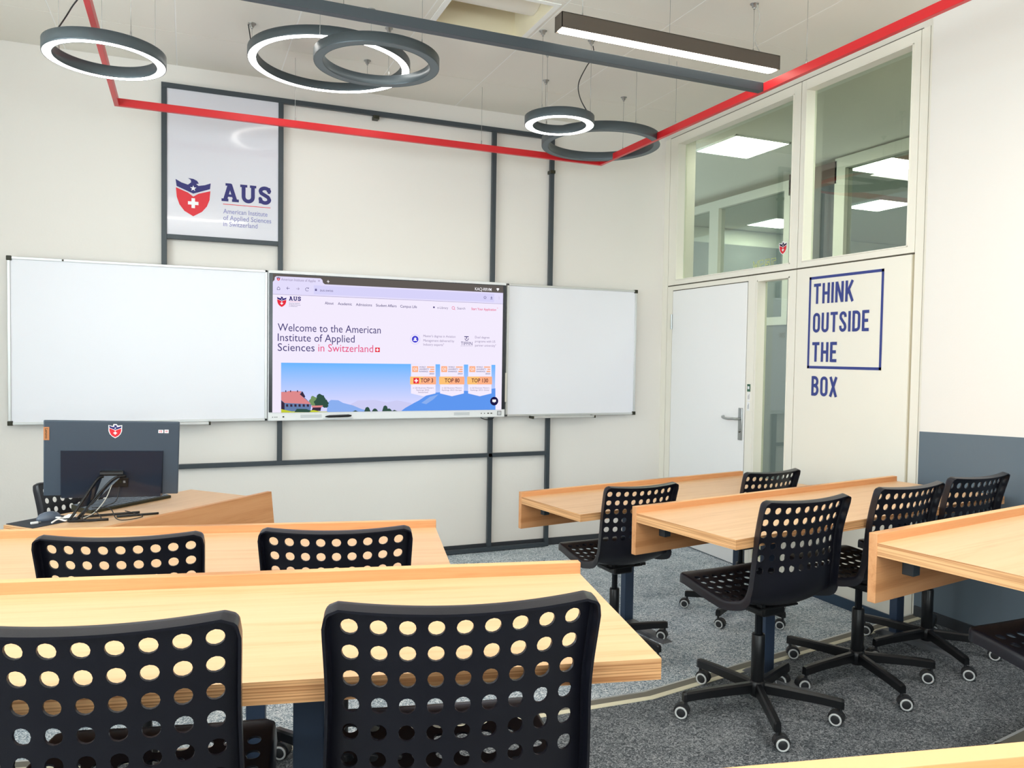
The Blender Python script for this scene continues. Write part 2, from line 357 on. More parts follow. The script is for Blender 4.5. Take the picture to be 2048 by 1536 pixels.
def emblem(mb, cx, cy, s_, blue, red, white, z=0.0, outline=None, dz=0.0003):
    P = lambda L: [(cx+a*s_, cy+b*s_) for a, b in L]
    if outline:
        tri(mb, P([(-1.12, 1.02), (-.4, .82), (-.3, 1.2), (.2, 1.2), (.42, .9), (1.12, 1.02), (1.1, -.1), (.9, -.66), (.5, -1.12), (0, -1.42), (-.5, -1.12), (-.9, -.66), (-1.1, -.1)]), outline, z)
    z += dz
    tri(mb, P([(-1, .92), (-.66, .74), (-.3, .64), (-.12, .8), (-.14, .94), (-.3, 1.04), (0, 1.02), (.22, .92), (.32, .76), (.16, .72), (.3, .62), (.66, .7), (1, .84), (.96, .48), (0, .12), (-.94, .5)]), blue, z)
    tri(mb, P([(-.98, .42), (-.3, .16), (0, -.06), (.3, .14), (.98, .36), (.93, -.2), (.78, -.6), (.5, -.95), (0, -1.26), (-.5, -.97), (-.78, -.6), (-.93, -.15)]), red, z)
    star = [(cx+.0+(.19 if i % 2 == 0 else .075)*s_*math.cos(R(90+36*i)), cy+.45*s_+(.19 if i % 2 == 0 else .075)*s_*math.sin(R(90+36*i))) for i in range(10)]
    star = [(cx+(a-cx), b) for a, b in star]
    star = [(cx+(.19 if i % 2 == 0 else .075)*s_*math.cos(R(90+36*i)), cy+.44*s_+(.19 if i % 2 == 0 else .075)*s_*math.sin(R(90+36*i))) for i in range(10)]
    tri(mb, star, white, z+dz)
    rect(mb, cx-.3*s_, cx+.3*s_, cy-.56*s_, cy-.36*s_, white, z+dz); rect(mb, cx-.1*s_, cx+.1*s_, cy-.76*s_, cy-.56*s_, white, z+dz); rect(mb, cx-.1*s_, cx+.1*s_, cy-.36*s_, cy-.16*s_, white, z+dz)
BACK = Matrix(((1, 0, 0, 0), (0, 0, -1, 0), (0, 1, 0, 0), (0, 0, 0, 1)))      # local xy -> wall facing -y
RIGHT = Matrix(((0, 0, -1, 0), (-1, 0, 0, 0), (0, 1, 0, 0), (0, 0, 0, 1)))    # local x -> -Y, local y -> Z, facing -x

# ================================================================ SETTING
XR = 3.64; YB = 5.5; ZC = CAMZ+1.83; XL = -2.2; YR = -2.5
# floor tiers (front is lowest)
T1 = [(XL, 3.30), (.29, 2.775), (1.1, 2.69), (1.72, 2.67), (3.70, 3.01)]
T2 = [(XL, 2.22), (.25, 1.70), (1.1, 1.585), (1.72, 1.57), (3.70, 1.90)]
T3 = [(XL, 1.15), (.25, .63), (1.1, .515), (1.72, .50), (3.70, .83)]
SH = 0.12
b = MB(); b.box(XL, XR+.05, 2.3, YB, -.05, 0, M['carpet0']); struct(b.build('floor'))
for k, (line, back) in enumerate([(T1, [(3.70, 1.5), (XL, 1.5)]), (T2, [(3.70, .4), (XL, .4)]), (T3, [(3.70, YR), (XL, YR)])]):
    b = MB(); b.prism(line+back, -.05, SH*(k+1), M['carpet1']); struct(b.build('floor'))
    for name, o0, o1, h, mm in (('trim_1', -.006, .004, .0015, M['alu']), ('trim_2', .004, .045, .001, M['nose_taupe']), ('trim_3', .045, .072, .0022, M['nose_cream'])):
        b = MB(); z = SH*(k+1)
        for i in range(len(line)-1):
            (xa, ya), (xb, yb) = line[i], line[i+1]
            b.prism([(xa, ya-o0), (xb, yb-o0), (xb, yb-o1), (xa, ya-o1)], z-(.02 if o0 < 0 else .0), z+h, mm)
        struct(b.build(name))
# back wall, skirting
struct(box('wall_front', XL-.1, XR+.3, YB, YB+.12, -.05, ZC+.3, M['wall']))
struct(box('baseboard_front', XL, XR, YB-.012, YB, 0, .055, M['slate_dark']))
# left wall with three window bays
b = MB(); b.box(XL-.25, XL, YR, YB, -.05, 1.0, M['wall']); b.box(XL-.25, XL, YR, YB, 3.0, ZC, M['wall'])
ys = [YR]+[v for ab in WIN_L for v in ab]+[YB]
for i in range(0, len(ys), 2): b.box(XL-.25, XL, ys[i], ys[i+1], 1.0, 3.0, M['wall'])
struct(b.build('wall_left'))
for i, (a, c) in enumerate(WIN_L):
    b = MB()
    for y0, y1, z0, z1 in ((a, c, 1.0, 1.06), (a, c, 2.94, 3.0), (a, a+.06, 1.06, 2.94), (c-.06, c, 1.06, 2.94), ((a+c)/2-.03, (a+c)/2+.03, 1.06, 2.94)): b.box(XL-.16, XL-.1, y0, y1, z0, z1, M['door'])
    o = struct(b.build('window_%d' % (4+i))); g = box('pane', XL-.135, XL-.13, a+.06, c-.06, 1.06, 2.94, M['glass_clear']); g.parent = o
# rear wall (behind the camera) with two unseen window bays for the rear fill light
b = MB(); W2 = [(-1.6, .2), (.7, 2.5)]
b.box(XL, XR+.3, YR-.2, YR, -.05, 1.25, M['wall']); b.box(XL, XR+.3, YR-.2, YR, 3.05, ZC, M['wall'])
for x0, x1 in ((XL, -1.6), (.2, .7), (2.5, XR+.3)): b.box(x0, x1, YR-.2, YR, 1.25, 3.05, M['wall'])
struct(b.build('wall_rear'))
for i, (a, c) in enumerate(W2):
    b = MB()
    for x0, x1, z0, z1 in ((a, c, 1.25, 1.31), (a, c, 2.99, 3.05), (a, a+.06, 1.31, 2.99), (c-.06, c, 1.31, 2.99), ((a+c)/2-.03, (a+c)/2+.03, 1.31, 2.99)): b.box(x0, x1, YR-.15, YR-.09, z0, z1, M['door'])
    o = struct(b.build('window_%d' % (7+i))); g = box('pane', a+.06, c-.06, YR-.125, YR-.12, 1.31, 2.99, M['glass_clear']); g.parent = o
# ceiling: white backing, separate metal panels, one open bay
OX0, OX1, OY0, OY1 = 1.255, 1.765, 3.73, 4.26
b = MB()
for x0, x1, y0, y1 in ((XL-.3, OX0, YR, YB), (OX1, XR+.35, YR, YB), (OX0, OX1, YR, OY0), (OX0, OX1, OY1, YB)): b.box(x0, x1, y0, y1, ZC+.0012, ZC+.03, M['ceil_joint'])
ceil = struct(b.build('ceiling'))
xs = [1.19+.625*k for k in range(-6, 5)]; yl = [YR, -.14, 1.13, 2.40, 3.67, 4.94, YB]
xs[0] = XL; xs.append(XR+.06)
for i in range(len(xs)-1):
    for j in range(len(yl)-1):
        x0, x1, y0, y1 = xs[i]+.0035, xs[i+1]-.0035, yl[j]+.002, yl[j+1]-.002
        if abs(xs[i]-1.19) < .01 and j == 4:
            b = MB()
            for q in ((x0, OX0, y0, y1), (OX1, x1, y0, y1), (OX0, OX1, y0, OY0), (OX0, OX1, OY1, y1)): b.box(*q, ZC, ZC+.012, M['ceil'])
            o = b.build('ceiling_panel')
        else: o = box('ceiling_panel', x0, x1, y0, y1, ZC, ZC+.012, M['ceil'])
        inv(ceil, o)
b = MB()
for q in ((OX0-.01, OX0+.002, OY0, OY1), (OX1-.002, OX1+.01, OY0, OY1), (OX0, OX1, OY0-.01, OY0+.002), (OX0, OX1, OY1-.002, OY1+.01)): b.box(*q, ZC-.003, ZC+.30, M['recess'])
b.box(OX0, OX1, OY0, OY1, ZC+.30, ZC+.31, M['recess']); inv(ceil, b.build('recess_lining'))
b = MB(); b.lathe([(.13, OX0+.004), (.13, OX1-.004)], M['ceil'], (0, 3.97, ZC+.18), 36, 'x'); inv(ceil, b.build('duct'))
b = MB()
for q in ((OX0-.03, OX0, OY0-.03, OY1+.03), (OX1, OX1+.03, OY0-.03, OY1+.03), (OX0, OX1, OY0-.03, OY0), (OX0, OX1, OY1, OY1+.03)): b.box(*q, ZC-.004, ZC+.001, M['ceil_joint'])
inv(ceil, b.build('recess_flange'))

# ---- right side: plaster wall near the camera with slate dado
YP = 2.985; XW = 3.615
b = MB(); b.box(XW, XW+.3, YR, YP, -.05, ZC, M['wall']); wr = struct(b.build('wall_right'))
b = MB(); b.prism([(YP+.0005, 0), (YP+.0005, 1.112), (YR, 1.112+.0715*(YP-YR)*.6), (YR, 0)], XW-.002, XW+.002, M['slate'], 'yz'); o = b.build('dado'); inv(wr, o)
struct(box('baseboard_right', XW-.014, XW-.002, 1.95, YP-.01, .12, .175, M['slate_dark']))
struct(box('baseboard_right', XW-.014, XW-.002, YR, 1.95, .24, .295, M['slate_dark']))

# ---- right side: glazed partition
def Z(r): return r+CAMZ
pw = struct(box('wall_corridor', XR+.07, XR+.10, YP-.02, 3.07, 0, ZC, M['cream']))
def mem(name, y0, y1, z0, z1, m='cream', x0=XR, x1=XR+.09, parent=pw, bev=.0015):
    o = box(name, x0, x1, y0, y1, Z(z0), Z(z1), M[m], bev=bev); inv(parent, o); return o
def groove(y0, y1, z0, z1): mem('groove', y0, y1, z0, z1, 'groove', XR+.006, XR+.012, bev=0)
G = .003
mem('stile', 5.425+G, 5.5, -1.48, 1.79); groove(5.42, 5.43, -1.48, 1.79)
mem('top_rail', 3.0, 5.5, 1.79, 1.83, 'ceil', XR+.01); groove(3.07, 5.43, 1.785, 1.795)
def winframe(name, y0, y1, oy0, oy1, n):
    """window n: clear opening y0..y1 inside frame oy0..oy1"""
    z0, z1, fz0, fz1 = .632, 1.732, .597, 1.788
    b = MB()
    for q in ((oy0, y0, fz0, fz1), (y1, oy1, fz0, fz1), (y0, y1, fz0, z0), (y0, y1, z1, fz1)): b.box(XR, XR+.09, q[0], q[1], Z(q[2]), Z(q[3]), M['cream'], bev=.0015)
    w_ = struct(b.build(name))
    t = .008; b = MB()
    for q in ((y0, y0+t, z0, z1), (y1-t, y1, z0, z1), (y0, y1, z0, z0+t), (y0, y1, z1-t, z1)): b.box(XR-.004, XR+.075, q[0], q[1], Z(q[2]), Z(q[3]), M['cream'], bev=.002)
    inv(w_, b.build('glazing_bead'))
    o = box('pane', XR+.066, XR+.070, y0, y1, Z(z0), Z(z1), M['glass']); inv(w_, o); return w_
winframe('window_1', 4.023, 5.318, 3.962, 5.422, 1)
winframe('window_2', 3.122, 3.918, 3.078, 3.956, 2)
groove(3.955, 3.963, .597, 1.788); groove(3.07, 5.43, .588, .598)
# lower part: door, side light, panel
dr = struct(box('door_1', XR-.002, XR+.045, 4.436, 5.345, Z(-1.472), Z(.548), M['door'], bev=.003))
mem('door_frame', 5.352, 5.422, -1.48, .588); mem('door_frame', 4.352, 4.428, -1.48, .588); mem('door_frame', 4.428, 5.352, .554, .588)
groove(4.425, 4.44, -1.48, .555); groove(5.34, 5.355, -1.48, .555); groove(4.43, 5.35, .546, .556)
# side light window_3
b = MB()
for q in ((4.335, 4.35, -1.48, .588), (3.962, 4.022, -1.48, .588), (4.022, 4.335, .55, .588), (4.022, 4.335, -1.48, -1.385)): b.box(XR, XR+.09, q[0], q[1], Z(q[2]), Z(q[3]), M['cream'], bev=.0015)
w3 = struct(b.build('window_3')); inv(w3, box('pane', XR+.066, XR+.070, 4.02, 4.336, Z(-1.386), Z(.551), M['glass']))
b = MB()
for q in ((4.327, 4.335, -1.385, .55), (4.022, 4.03, -1.385, .55), (4.022, 4.335, .542, .55)): b.box(XR-.003, XR+.066, q[0], q[1], Z(q[2]), Z(q[3]), M['cream'])
inv(w3, b.build('glazing_bead'))
b = MB(); txt(b, '200', 0, 0, .055, .032, M['groove']); o = b.build('room_number', label='room number 200 seen from behind on the glass'); o.matrix_world = Matrix.Translation((XR+.0715, 4.13, Z(.155))) @ Matrix(((0, 0, 1, 0), (1, 0, 0, 0), (0, 1, 0, 0), (0, 0, 0, 1))); inv(w3, o)
groove(3.955, 3.963, -1.48, .59); groove(4.349, 4.353, -1.48, .588)
pn = mem('wall_panel', 3.094, 3.956, -1.48, .588, 'cream', XR, XR+.06)
mem('pilaster', 3.022, 3.074, -1.48, 1.788); mem('pilaster', 2.96, 3.018, -1.48, 1.788); groove(3.016, 3.024, -1.48, 1.79); mem('gap_strip', 3.073, 3.096, -1.48, 1.79, 'groove_light', XR+.01, XR+.02, bev=0)
struct(box('baseboard_corridor', XR-.012, XR, 3.10, 3.962, 0, .062, M['skirt_blue']))
# lettering on the panel
b = MB()
def RY(y): return 3.95-y
fx0, fx1, fz0, fz1 = RY(3.843), RY(3.270), -.048, .5285; t = .0165
for q in ((fx0, fx1, fz1-t, fz1), (fx0, fx1, fz0, fz0+t), (fx0, fx0+t, fz0, fz1), (fx1-t, fx1, fz0, fz1)): rect(b, *q, M['navyw'])
cond(b, 'THINK', RY(3.803), .357, RY(3.484), .126, M['navyw'], .0002)
cond(b, 'OUTSIDE', RY(3.802), .178, RY(3.366), .122, M['navyw'], .0002)
cond(b, 'THE', RY(3.803), -.005, RY(3.602), .122, M['navyw'], .0002)
cond(b, 'BOX', RY(3.800), -.218, RY(3.590), .122, M['navyw'], .0002)
o = b.build('wall_lettering'); o.matrix_world = Matrix.Translation((XR-.0016, 3.95, CAMZ)) @ RIGHT
tag(o, 'navy vinyl slogan THINK OUTSIDE THE BOX on the cream panel', 'lettering')
# door furniture
b = MB(); b.box(XR-.012, XR-.002, 4.448, 4.488, Z(-.572), Z(-.342), M['steel'], bev=.004); inv(dr, b.build('door_plate'))
b = MB(); b.tube([(XR-.012, 4.468, Z(-.42)), (XR-.05, 4.468, Z(-.42)), (XR-.062, 4.49, Z(-.42)), (XR-.062, 4.54, Z(-.424)), (XR-.06, 4.59, Z(-.42)), (XR-.045, 4.62, Z(-.415)), (XR-.03, 4.622, Z(-.414))], .0095, M['steel'], 12); inv(dr, b.build('door_handle'))
b = MB(); b.lathe([(.010, -.006), (.010, .0)], M['steel'], (XR-.012, 4.466, Z(-.502)), 14, 'x'); b.box(XR-.0185, XR-.012, 4.463, 4.469, Z(-.518), Z(-.508), M['groove']); inv(dr, b.build('lock_cylinder'))
b = MB(); b.lathe([(.008, -.06), (.008, .06)], M['steel'], (XR-.008, 5.347, Z(.30)), 12, 'z'); inv(dr, b.build('hinge'))
b = MB(); b.box(XR-.004, XR, 4.378, 4.408, Z(-.222), Z(-.170), M['green']); b.box(XR-.0046, XR-.004, 4.384, 4.402, Z(-.205), Z(-.185), M['whitep']); tag(b.build('door_sticker'), 'small green sticker on the door frame above the white labels', 'sticker')
for z0, z1, y0, lab in ((-.288, -.226, 4.378, 'upper small white label on the door frame under the green sticker'), (-.356, -.294, 4.380, 'lower small white label on the door frame beside the handle plate')):
    b = MB(); b.box(XR-.003, XR, y0, y0+.028, Z(z0), Z(z1), M['paper'])
    for k in range(3): b.box(XR-.0034, XR-.003, y0+.006+.006*k, y0+.008+.006*k, Z(z0)+.012, Z(z1)-.012-.006*k, M['greyp'])
    tag(b.build('door_label'), lab, 'label')

# ---- corridor and the room across it, seen through the glass
XC = 5.4
struct(box('floor', XR+.1, 10.5, 1.5, 11, -.06, 0, M['corr_floor']))
struct(box('ceiling', XR+.1, 10.5, 1.5, 11, ZC+.01, ZC+.05, M['corr_wall']))
struct(box('wall_end', XR+.1, 10.5, 11, 11.1, 0, ZC, M['corr_wall']))
struct(box('wall_end', XR+.1, 10.5, 1.4, 1.5, 0, ZC, M['corr_wall']))
struct(box('wall_far', 10.5, 10.6, 1.5, 11, 0, ZC, M['corr_wall']))
ow = struct(box('wall_across', XC, XC+.08, 1.5, 11, 0, Z(.35), M['corr_grey']))
def om(y0, y1, z0, z1, m='corr_frame', name='frame_member', d=.08): o = box(name, XC-.01, XC+d, y0, y1, Z(z0), Z(z1), M[m]); inv(ow, o)
om(5.98, 11, 1.66, 1.75); om(1.5, 5.42, 1.72, 1.82); om(1.5, 11, .35, .43)
om(7.08, 7.24, .43, 1.66); om(9.2, 9.35, .43, 1.66); om(5.98, 6.06, .43, 1.66); om(5.30, 5.42, .43, 1.72); om(3.6, 3.72, .43, 1.72)
om(5.42, 5.98, .35, 1.6, 'corr_dark', 'dark_screen')
for k in range(5): om(5.45+.11*k, 5.49+.11*k, .35, 1.6, 'corr_grey', 'screen_rib', .1)
om(5.40, 6.0, 1.6, 1.80, 'corr_brown', 'fascia')
o = box('pane', XC+.03, XC+.034, 6.06, 11, Z(.43), Z(1.66), M['glass_clear']); inv(ow, o)
o = box('pane', XC+.03, XC+.034, 1.5, 5.3, Z(.43), Z(1.72), M['glass_clear']); inv(ow, o)
o = struct(box('wall_inner', XC+.1, 10.4, 9.0, 9.1, 0, ZC, M['corr_wall'])); inv(o, box('dado', XC+.1, 10.4, 8.98, 9.0, 0, Z(1.62), M['corr_grey']))
for i, (x0, x1, y0, y1, lab) in enumerate(((4.13, 4.70, 5.22, 5.78, 'bright square ceiling light behind the window above the door'), (5.78, 6.32, 5.17, 5.70, 'upper square ceiling light seen through the right upper window'), (7.2, 7.75, 6.55, 7.1, 'lower square ceiling light seen through the right upper window'), (4.15, 4.70, 2.6, 3.15, 'square corridor ceiling light nearer the slate wall'), (7.0, 7.6, 8.0, 8.6, 'far square ceiling light in the room across the corridor'))):
    t_ = thing('ceiling_light', ((x0+x1)/2, (y0+y1)/2, ZC+.01), 0, lab, 'ceiling light')
    b = MB(); X, Y_ = (x1-x0)/2, (y1-y0)/2
    for q in ((-X, X, -Y_, -Y_+.012), (-X, X, Y_-.012, Y_), (-X, -X+.012, -Y_, Y_), (X-.012, X, -Y_, Y_)): b.box(*q, -.014, 0, M['door'])
    b.build('light_frame', t_); b = MB(); b.box(-X+.012, X-.012, -Y_+.012, Y_-.012, -.010, -.004, M['panel_light']); b.build('diffuser', t_)
# emblem sticker and outlined letters on window 1
b = MB(); emblem(b, 0, 0, .034, M['s_dk'], M['redp'], M['whitep'], 0, M['whitep']); o = b.build('window_sticker'); o.matrix_world = Matrix.Translation((XR+.0655, 4.165, Z(.76))) @ RIGHT
tag(o, 'small red shield sticker on the glass of the window above the door', 'sticker')
b = MB(); MY = mat('yellow_outline', (200, 205, 110), .6)
for k, s_ in enumerate(([(0, 0), (0, 1), (.5, .4), (1, 1), (1, 0), (.75, 0), (.75, .5), (.5, .15), (.25, .5), (.25, 0)], [(0, 0), (0, 1), (.8, 1), (.8, .5), (.3, .5), (.3, 0)], [(0, 0), (0, .3), (.5, .3), (.5, .4), (0, .4), (0, 1), (.8, 1), (.8, .7), (.3, .7), (.3, .6), (.8, .6), (.8, 0)], [(0, 0), (0, 1), (.8, 1), (.8, .7), (.3, .7), (.3, 0)])):
    stroke(b, [(k*.062+p[0]*.052, p[1]*.055) for p in s_], .003, MY, 0, True)
o = b.build('window_lettering'); o.matrix_world = Matrix.Translation((XR+.0655, 4.46, Z(.643))) @ RIGHT
tag(o, 'faint yellow outlined lettering along the bottom of the window above the door', 'lettering')

# ================================================================ BACK WALL: metal frame, logo panel, boards, screen
fr = thing('metal_wall_frame', (1.22, 5.47, 0), 0, 'dark slate metal grid of square bars fixed to the white front wall', 'frame')
def bar(x0, x1, z0, z1, y0=5.455, y1=5.485): o = box('bar', x0, x1, y0, y1, z0, z1, M['steel_dark'], bev=.002); inv(fr, o)
T_ = .032
bar(-.151, 2.61, Z(1.670), Z(1.702)); bar(-.151, -.119, Z(-.733), Z(1.670)); bar(.564, .596, Z(-.733), Z(1.670)); bar(2.098, 2.130, .0, Z(1.670)); bar(2.577, 2.609, .0, Z(1.670))
bar(-.119, .564, Z(.718), Z(.748)); bar(-.151, 2.577, Z(-.763), Z(-.733)); bar(.3, 2.577, .004, .034, 5.44, 5.47)
for x, z in ((1.22, 1.655), (2.59, 1.42)): o = box('clamp', x-.02, x+.02, 5.44, 5.5, Z(z)-.012, Z(z)+.012, M['corner'], bev=.002); inv(fr, o)
lp = thing('logo_panel', (.22, 5.46, Z(.748)), 0, 'pale lilac glossy sign panel with the AUS shield logo high on the front wall', 'sign')
o = box('panel', -.119, .564, 5.463, 5.472, Z(.748), Z(1.670), M['acryl'], bev=.001); inv(lp, o)
b = MB(); YL = 5.462
def LP(px, py): p = at(px, py, YL); return p.x, p.z
sx, sz = LP(386.5, 395); emblem(b, sx, sz+.012, .105, M['navy'], M['redp'], M['whitep'], 0)
x0, z0 = LP(443, 400); x1, _ = LP(543, 405); slab_aus(b, x0, z0-.006, x1, .118, M['navy'])
x0, z0 = LP(446, 407.8); rect(b, x0, LP(541, 415)[0], z0-.0025, z0+.0015, M['redp'])
for s_, xr, yb in (('American Institute', 535, 426.5), ('of Applied Sciences', 542.5, 439.5), ('in Switzerland', 515, 452)):
    x0, z0 = LP(446.5, yb); txt(b, s_, x0, z0, LP(xr, yb)[0], .030, M['lilac'], 0, .006)
o = b.build('logo_print'); o.matrix_world = Matrix.Translation((0, YL, 0)) @ BACK; inv(lp, o)

def whiteboard(x0, x1, z0, z1, lab, tray, left):
    t_ = thing('whiteboard', ((x0+x1)/2, 5.44, z0), 0, lab, 'whiteboard')
    def ad(nm, *q, m='alu', bev=.002): inv(t_, box(nm, *q, M[m], bev=bev))
    ad('writing_surface', x0+.012, x1-.012, 5.432, 5.446, z0+.012, z1-.012, m='board', bev=0)
    for q in ((x0, x1, 5.424, 5.45, z1-.016, z1), (x0, x1, 5.424, 5.45, z0, z0+.016), (x0, x0+.016, 5.424, 5.45, z0, z1), (x1-.016, x1, 5.424, 5.45, z0, z1)): ad('frame_rail', *q)
    for x in ((x0,) if left else (x1,)):
        for z in (z0, z1): ad('corner_cap', x-(.004 if left else .024), x+(.024 if left else .004), 5.420, 5.452, z-(.004 if z == z0 else .024), z+(.024 if z == z0 else .004), m='corner', bev=.004)
    b = MB(); a, c = tray; b.box(a, c, 5.365, 5.43, z0-.012, z0-.006, M['alu'], bev=.002); b.box(a, c, 5.36, 5.366, z0-.012, z0+.004, M['alu'], bev=.002); inv(t_, b.build('pen_tray'))
    for x in tray: ad('tray_end', x-.006, x+.006, 5.358, 5.43, z0-.016, z0+.004, m='corner', bev=.002)
whiteboard(-.985, .494, Z(-.455), Z(.549), 'large enamel whiteboard left of the screen', (-.33, .135), True)
whiteboard(2.218, 3.352, Z(-.455), Z(.547), 'whiteboard partly behind the right side of the screen', (2.42, 2.95), False)
tag(box('tray_magnet', -.70, -.69, 5.42, 5.424, Z(.536), Z(.546), M['corner']), 'tiny dark screw on the top rail of the left whiteboard', 'screw')

TY = 5.38
tv = thing('interactive_display', (1.345, TY, Z(-.46)), 0, 'large white framed touch screen showing a university web page', 'screen')
X0, X1, Z0, Z1 = .497, 2.194, Z(-.454), Z(.547)
o = box('housing', X0, X1, TY, TY+.085, Z0, Z1, M['tvwhite'], bev=.006); inv(tv, o)
o = box('bezel', X0+.003, X1-.003, TY-.006, TY+.004, Z0+.058, Z1-.020, M['bezel'], bev=.002); inv(tv, o)
SY = TY-.0065
SP = lambda cx, cy: (lambda p: (p.x, p.z))(at(530+cx/4.096, 530+cy/4.096, SY))     # photo detail crop -> screen plane
sx0 = SP(62, 600)[0]; sx1 = SP(1945, 600)[0]; sz1 = SP(70, 72)[1]; sz0 = SP(70, 1210)[1]
OXs, OZs = sx0, SP(132, 1208)[1]
b = MB()
def q(x, z): return x-OXs, z-OZs
def Rr(cx0, cy0, cx1, cy1, m, z): a, c = q(*SP(cx0, cy0)); d, e = q(*SP(cx1, cy1)); rect(b, min(a, d), max(a, d), min(c, e), max(c, e), m, z)
D = .0003
rect(b, 0, sx1-OXs, sz0-OZs, sz1-OZs, M['s_page'], 0)
zb = q(*SP(62, 137))[1]; rect(b, 0, sx1-OXs, zb, sz1-OZs, M['s_bar'], D)
zt = q(*SP(62, 237))[1]; rect(b, 0, sx1-OXs, zt, zb, M['s_tool'], D); rect(b, 0, sx1-OXs, zt-.002, zt, M['s_grey'], 2*D)
a, c = q(*SP(78, 90)); d, _ = q(*SP(470, 100)); tri(b, [(a-.012, zb-.001), (a, zb+.012), (a+.002, c-.008), (a+.012, c), (d-.012, c), (d, c-.01), (d+.004, zb+.01), (d+.018, zb-.001)], M['s_tool'], 2*D)
emblem(b, *q(*SP(110, 112)), .011, M['s_navy'], M['s_red'], M['s_white'], 2*D)
def Tx(s_, cx0, cyb, cx1, cap, m, bold=0.0, z=3*D): x, y = q(*SP(cx0, cyb)); x2 = q(*SP(cx1, cyb))[0]; txt(b, s_, x, y, x2, cap, M[m], z, bold)
Tx('American Institute of Applie', 133, 127, 415, .017, 's_grey'); 
def stk(pts, w_, m): stroke(b, [q(*SP(*p)) for p in pts], w_, M[m], 3*D)
stk([(434, 122), (450, 137)], .002, 's_grey'); stk([(434, 137), (450, 123)], .002, 's_grey'); stk([(507, 135), (528, 136)], .0035, 's_white'); stk([(517, 124), (518, 147)], .0035, 's_white')
Tx('KACJ-RRVM', 1720, 207, 1855, .021, 's_white', .008)
a, c = q(*SP(1907, 202)); tri(b, [(a, c-.012), (a-.012, c+.006), (a-.006, c+.011), (a+.006, c+.011), (a+.012, c+.006)], M['s_white'], 3*D)
stk([(100, 190), (110, 178), (122, 190), (121, 203), (100, 203), (100, 190)], .0025, 's_ink'); stk([(178, 190), (202, 191)], .0025, 's_ink'); stk([(188, 179), (178, 190), (188, 201)], .0025, 's_ink')
stk([(256, 194), (280, 195)], .0025, 's_grey'); stk([(271, 184), (280, 195), (270, 205)], .0025, 's_grey')
a, c = q(*SP(345, 200)); stroke(b, [(a+.011*math.cos(R(t)), c+.011*math.sin(R(t))) for t in range(40, 340, 20)], .0025, M['s_ink'], 3*D); stk([(348, 192), (357, 193), (357, 184)], .0025, 's_ink')
a, c = q(*SP(400, 225)); d, e = q(*SP(1878, 190)); rect(b, a, d, zt+.010, zb-.010, M['s_url'], 2*D)
Rr(409, 211, 425, 200, M['s_ink'], 3*D); stk([(412, 200), (413, 193), (421, 193), (422, 200)], .0022, 's_ink')
Tx('aus.swiss', 450, 216, 558, .018, 's_grey2')
a, c = q(*SP(1802, 267)); stroke(b, [(a+(.012 if i % 2 == 0 else .006)*math.cos(R(90+36*i)), c+(.012 if i % 2 == 0 else .006)*math.sin(R(90+36*i))) for i in range(10)], .002, M['s_ink'], 3*D, True)
stk([(1855, 257), (1855, 273)], .004, 's_ink'); stk([(1848, 267), (1855, 274), (1862, 268)], .003, 's_ink'); stk([(1845, 280), (1864, 281)], .0025, 's_ink')
for k in (262, 270, 279): disc(b, *q(*SP(1917, k)), .002, M['s_grey'], 3*D, 8)
emblem(b, *q(*SP(137, 297)), .030, M['s_navy'], M['s_red'], M['s_white'], 2*D)
x, y = q(*SP(195, 291)); slab_aus(b, x, y, q(*SP(295, 291))[0], .028, M['s_navy'], 3*D)
for s_, xr, yb in (('American Institute', 285, 316), ('of Applied Sciences', 291, 329), ('in Switzerland', 264, 341)): Tx(s_, 196, yb, xr, .0065, 's_ink')
x, y = q(*SP(196, 300)); rect(b, x, q(*SP(291, 303))[0], y, y+.0015, M['s_pink'], 3*D)
for s_, xa, yb, xb in (('About', 490, 322, 562), ('Academic', 597, 327, 712), ('Admissions', 745, 334, 876), ('Student Affairs', 909, 340, 1077), ('Campus Life', 1108, 348, 1244)): Tx(s_, xa, yb, xb, .018, 's_ink', .005)
Rr(1377, 340, 1390, 353, M['s_ink'], 3*D); Tx('e-Library', 1412, 358, 1500, .017, 's_grey2'); Tx('Search', 1574, 363, 1640, .017, 's_grey2'); Tx('Start Your Application', 1690, 368, 1893, .017, 's_pink', .01); Tx('+', 1898, 358, 1910, .009, 's_pink')
a, c = q(*SP(1542, 352)); stroke(b, [(a+.010*math.cos(R(t)), c+.010*math.sin(R(t))) for t in range(0, 360, 24)], .003, M['s_pink'], 3*D, True); stk([(1550, 361), (1557, 368)], .003, 's_pink')
for s_, yb, xr in (('Welcome to the American', 540, 948), ('Institute of Applied', 622, 734), ('Sciences', 703, 406)): Tx(s_, 104, yb, xr, .050, 's_ink', .0)
Tx('in Switzerland', 436, 708, 886, .050, 's_pink')
Rr(902, 676, 940, 714, M['s_red'], 3*D); Rr(909, 691, 932, 700, M['s_white'], 4*D); Rr(916, 683, 925, 707, M['s_white'], 4*D)
a, c = q(*SP(1230, 608)); disc(b, a, c, .037, M['s_url'], 2*D); disc(b, a, c, .033, M['s_page'], 2.5*D); disc(b, a, c, .024, E('s_blue', (62, 58, 210)), 3*D)
star5 = [(a+(.013 if i % 2 == 0 else .006)*math.cos(R(90+36*i)), c+.003+(.013 if i % 2 == 0 else .006)*math.sin(R(90+36*i))) for i in range(10)]; tri(b, star5, M['s_white'], 4*D); rect(b, a-.013, a+.013, c-.012, c-.004, M['s_white'], 4*D)
for s_, yb, xr in (("Master's degree in Aviation", 590, 1560), ('Management delivered by', 627, 1550), ('Industry experts"', 660, 1465)): Tx(s_, 1297, yb, xr, .0165, 's_grey')
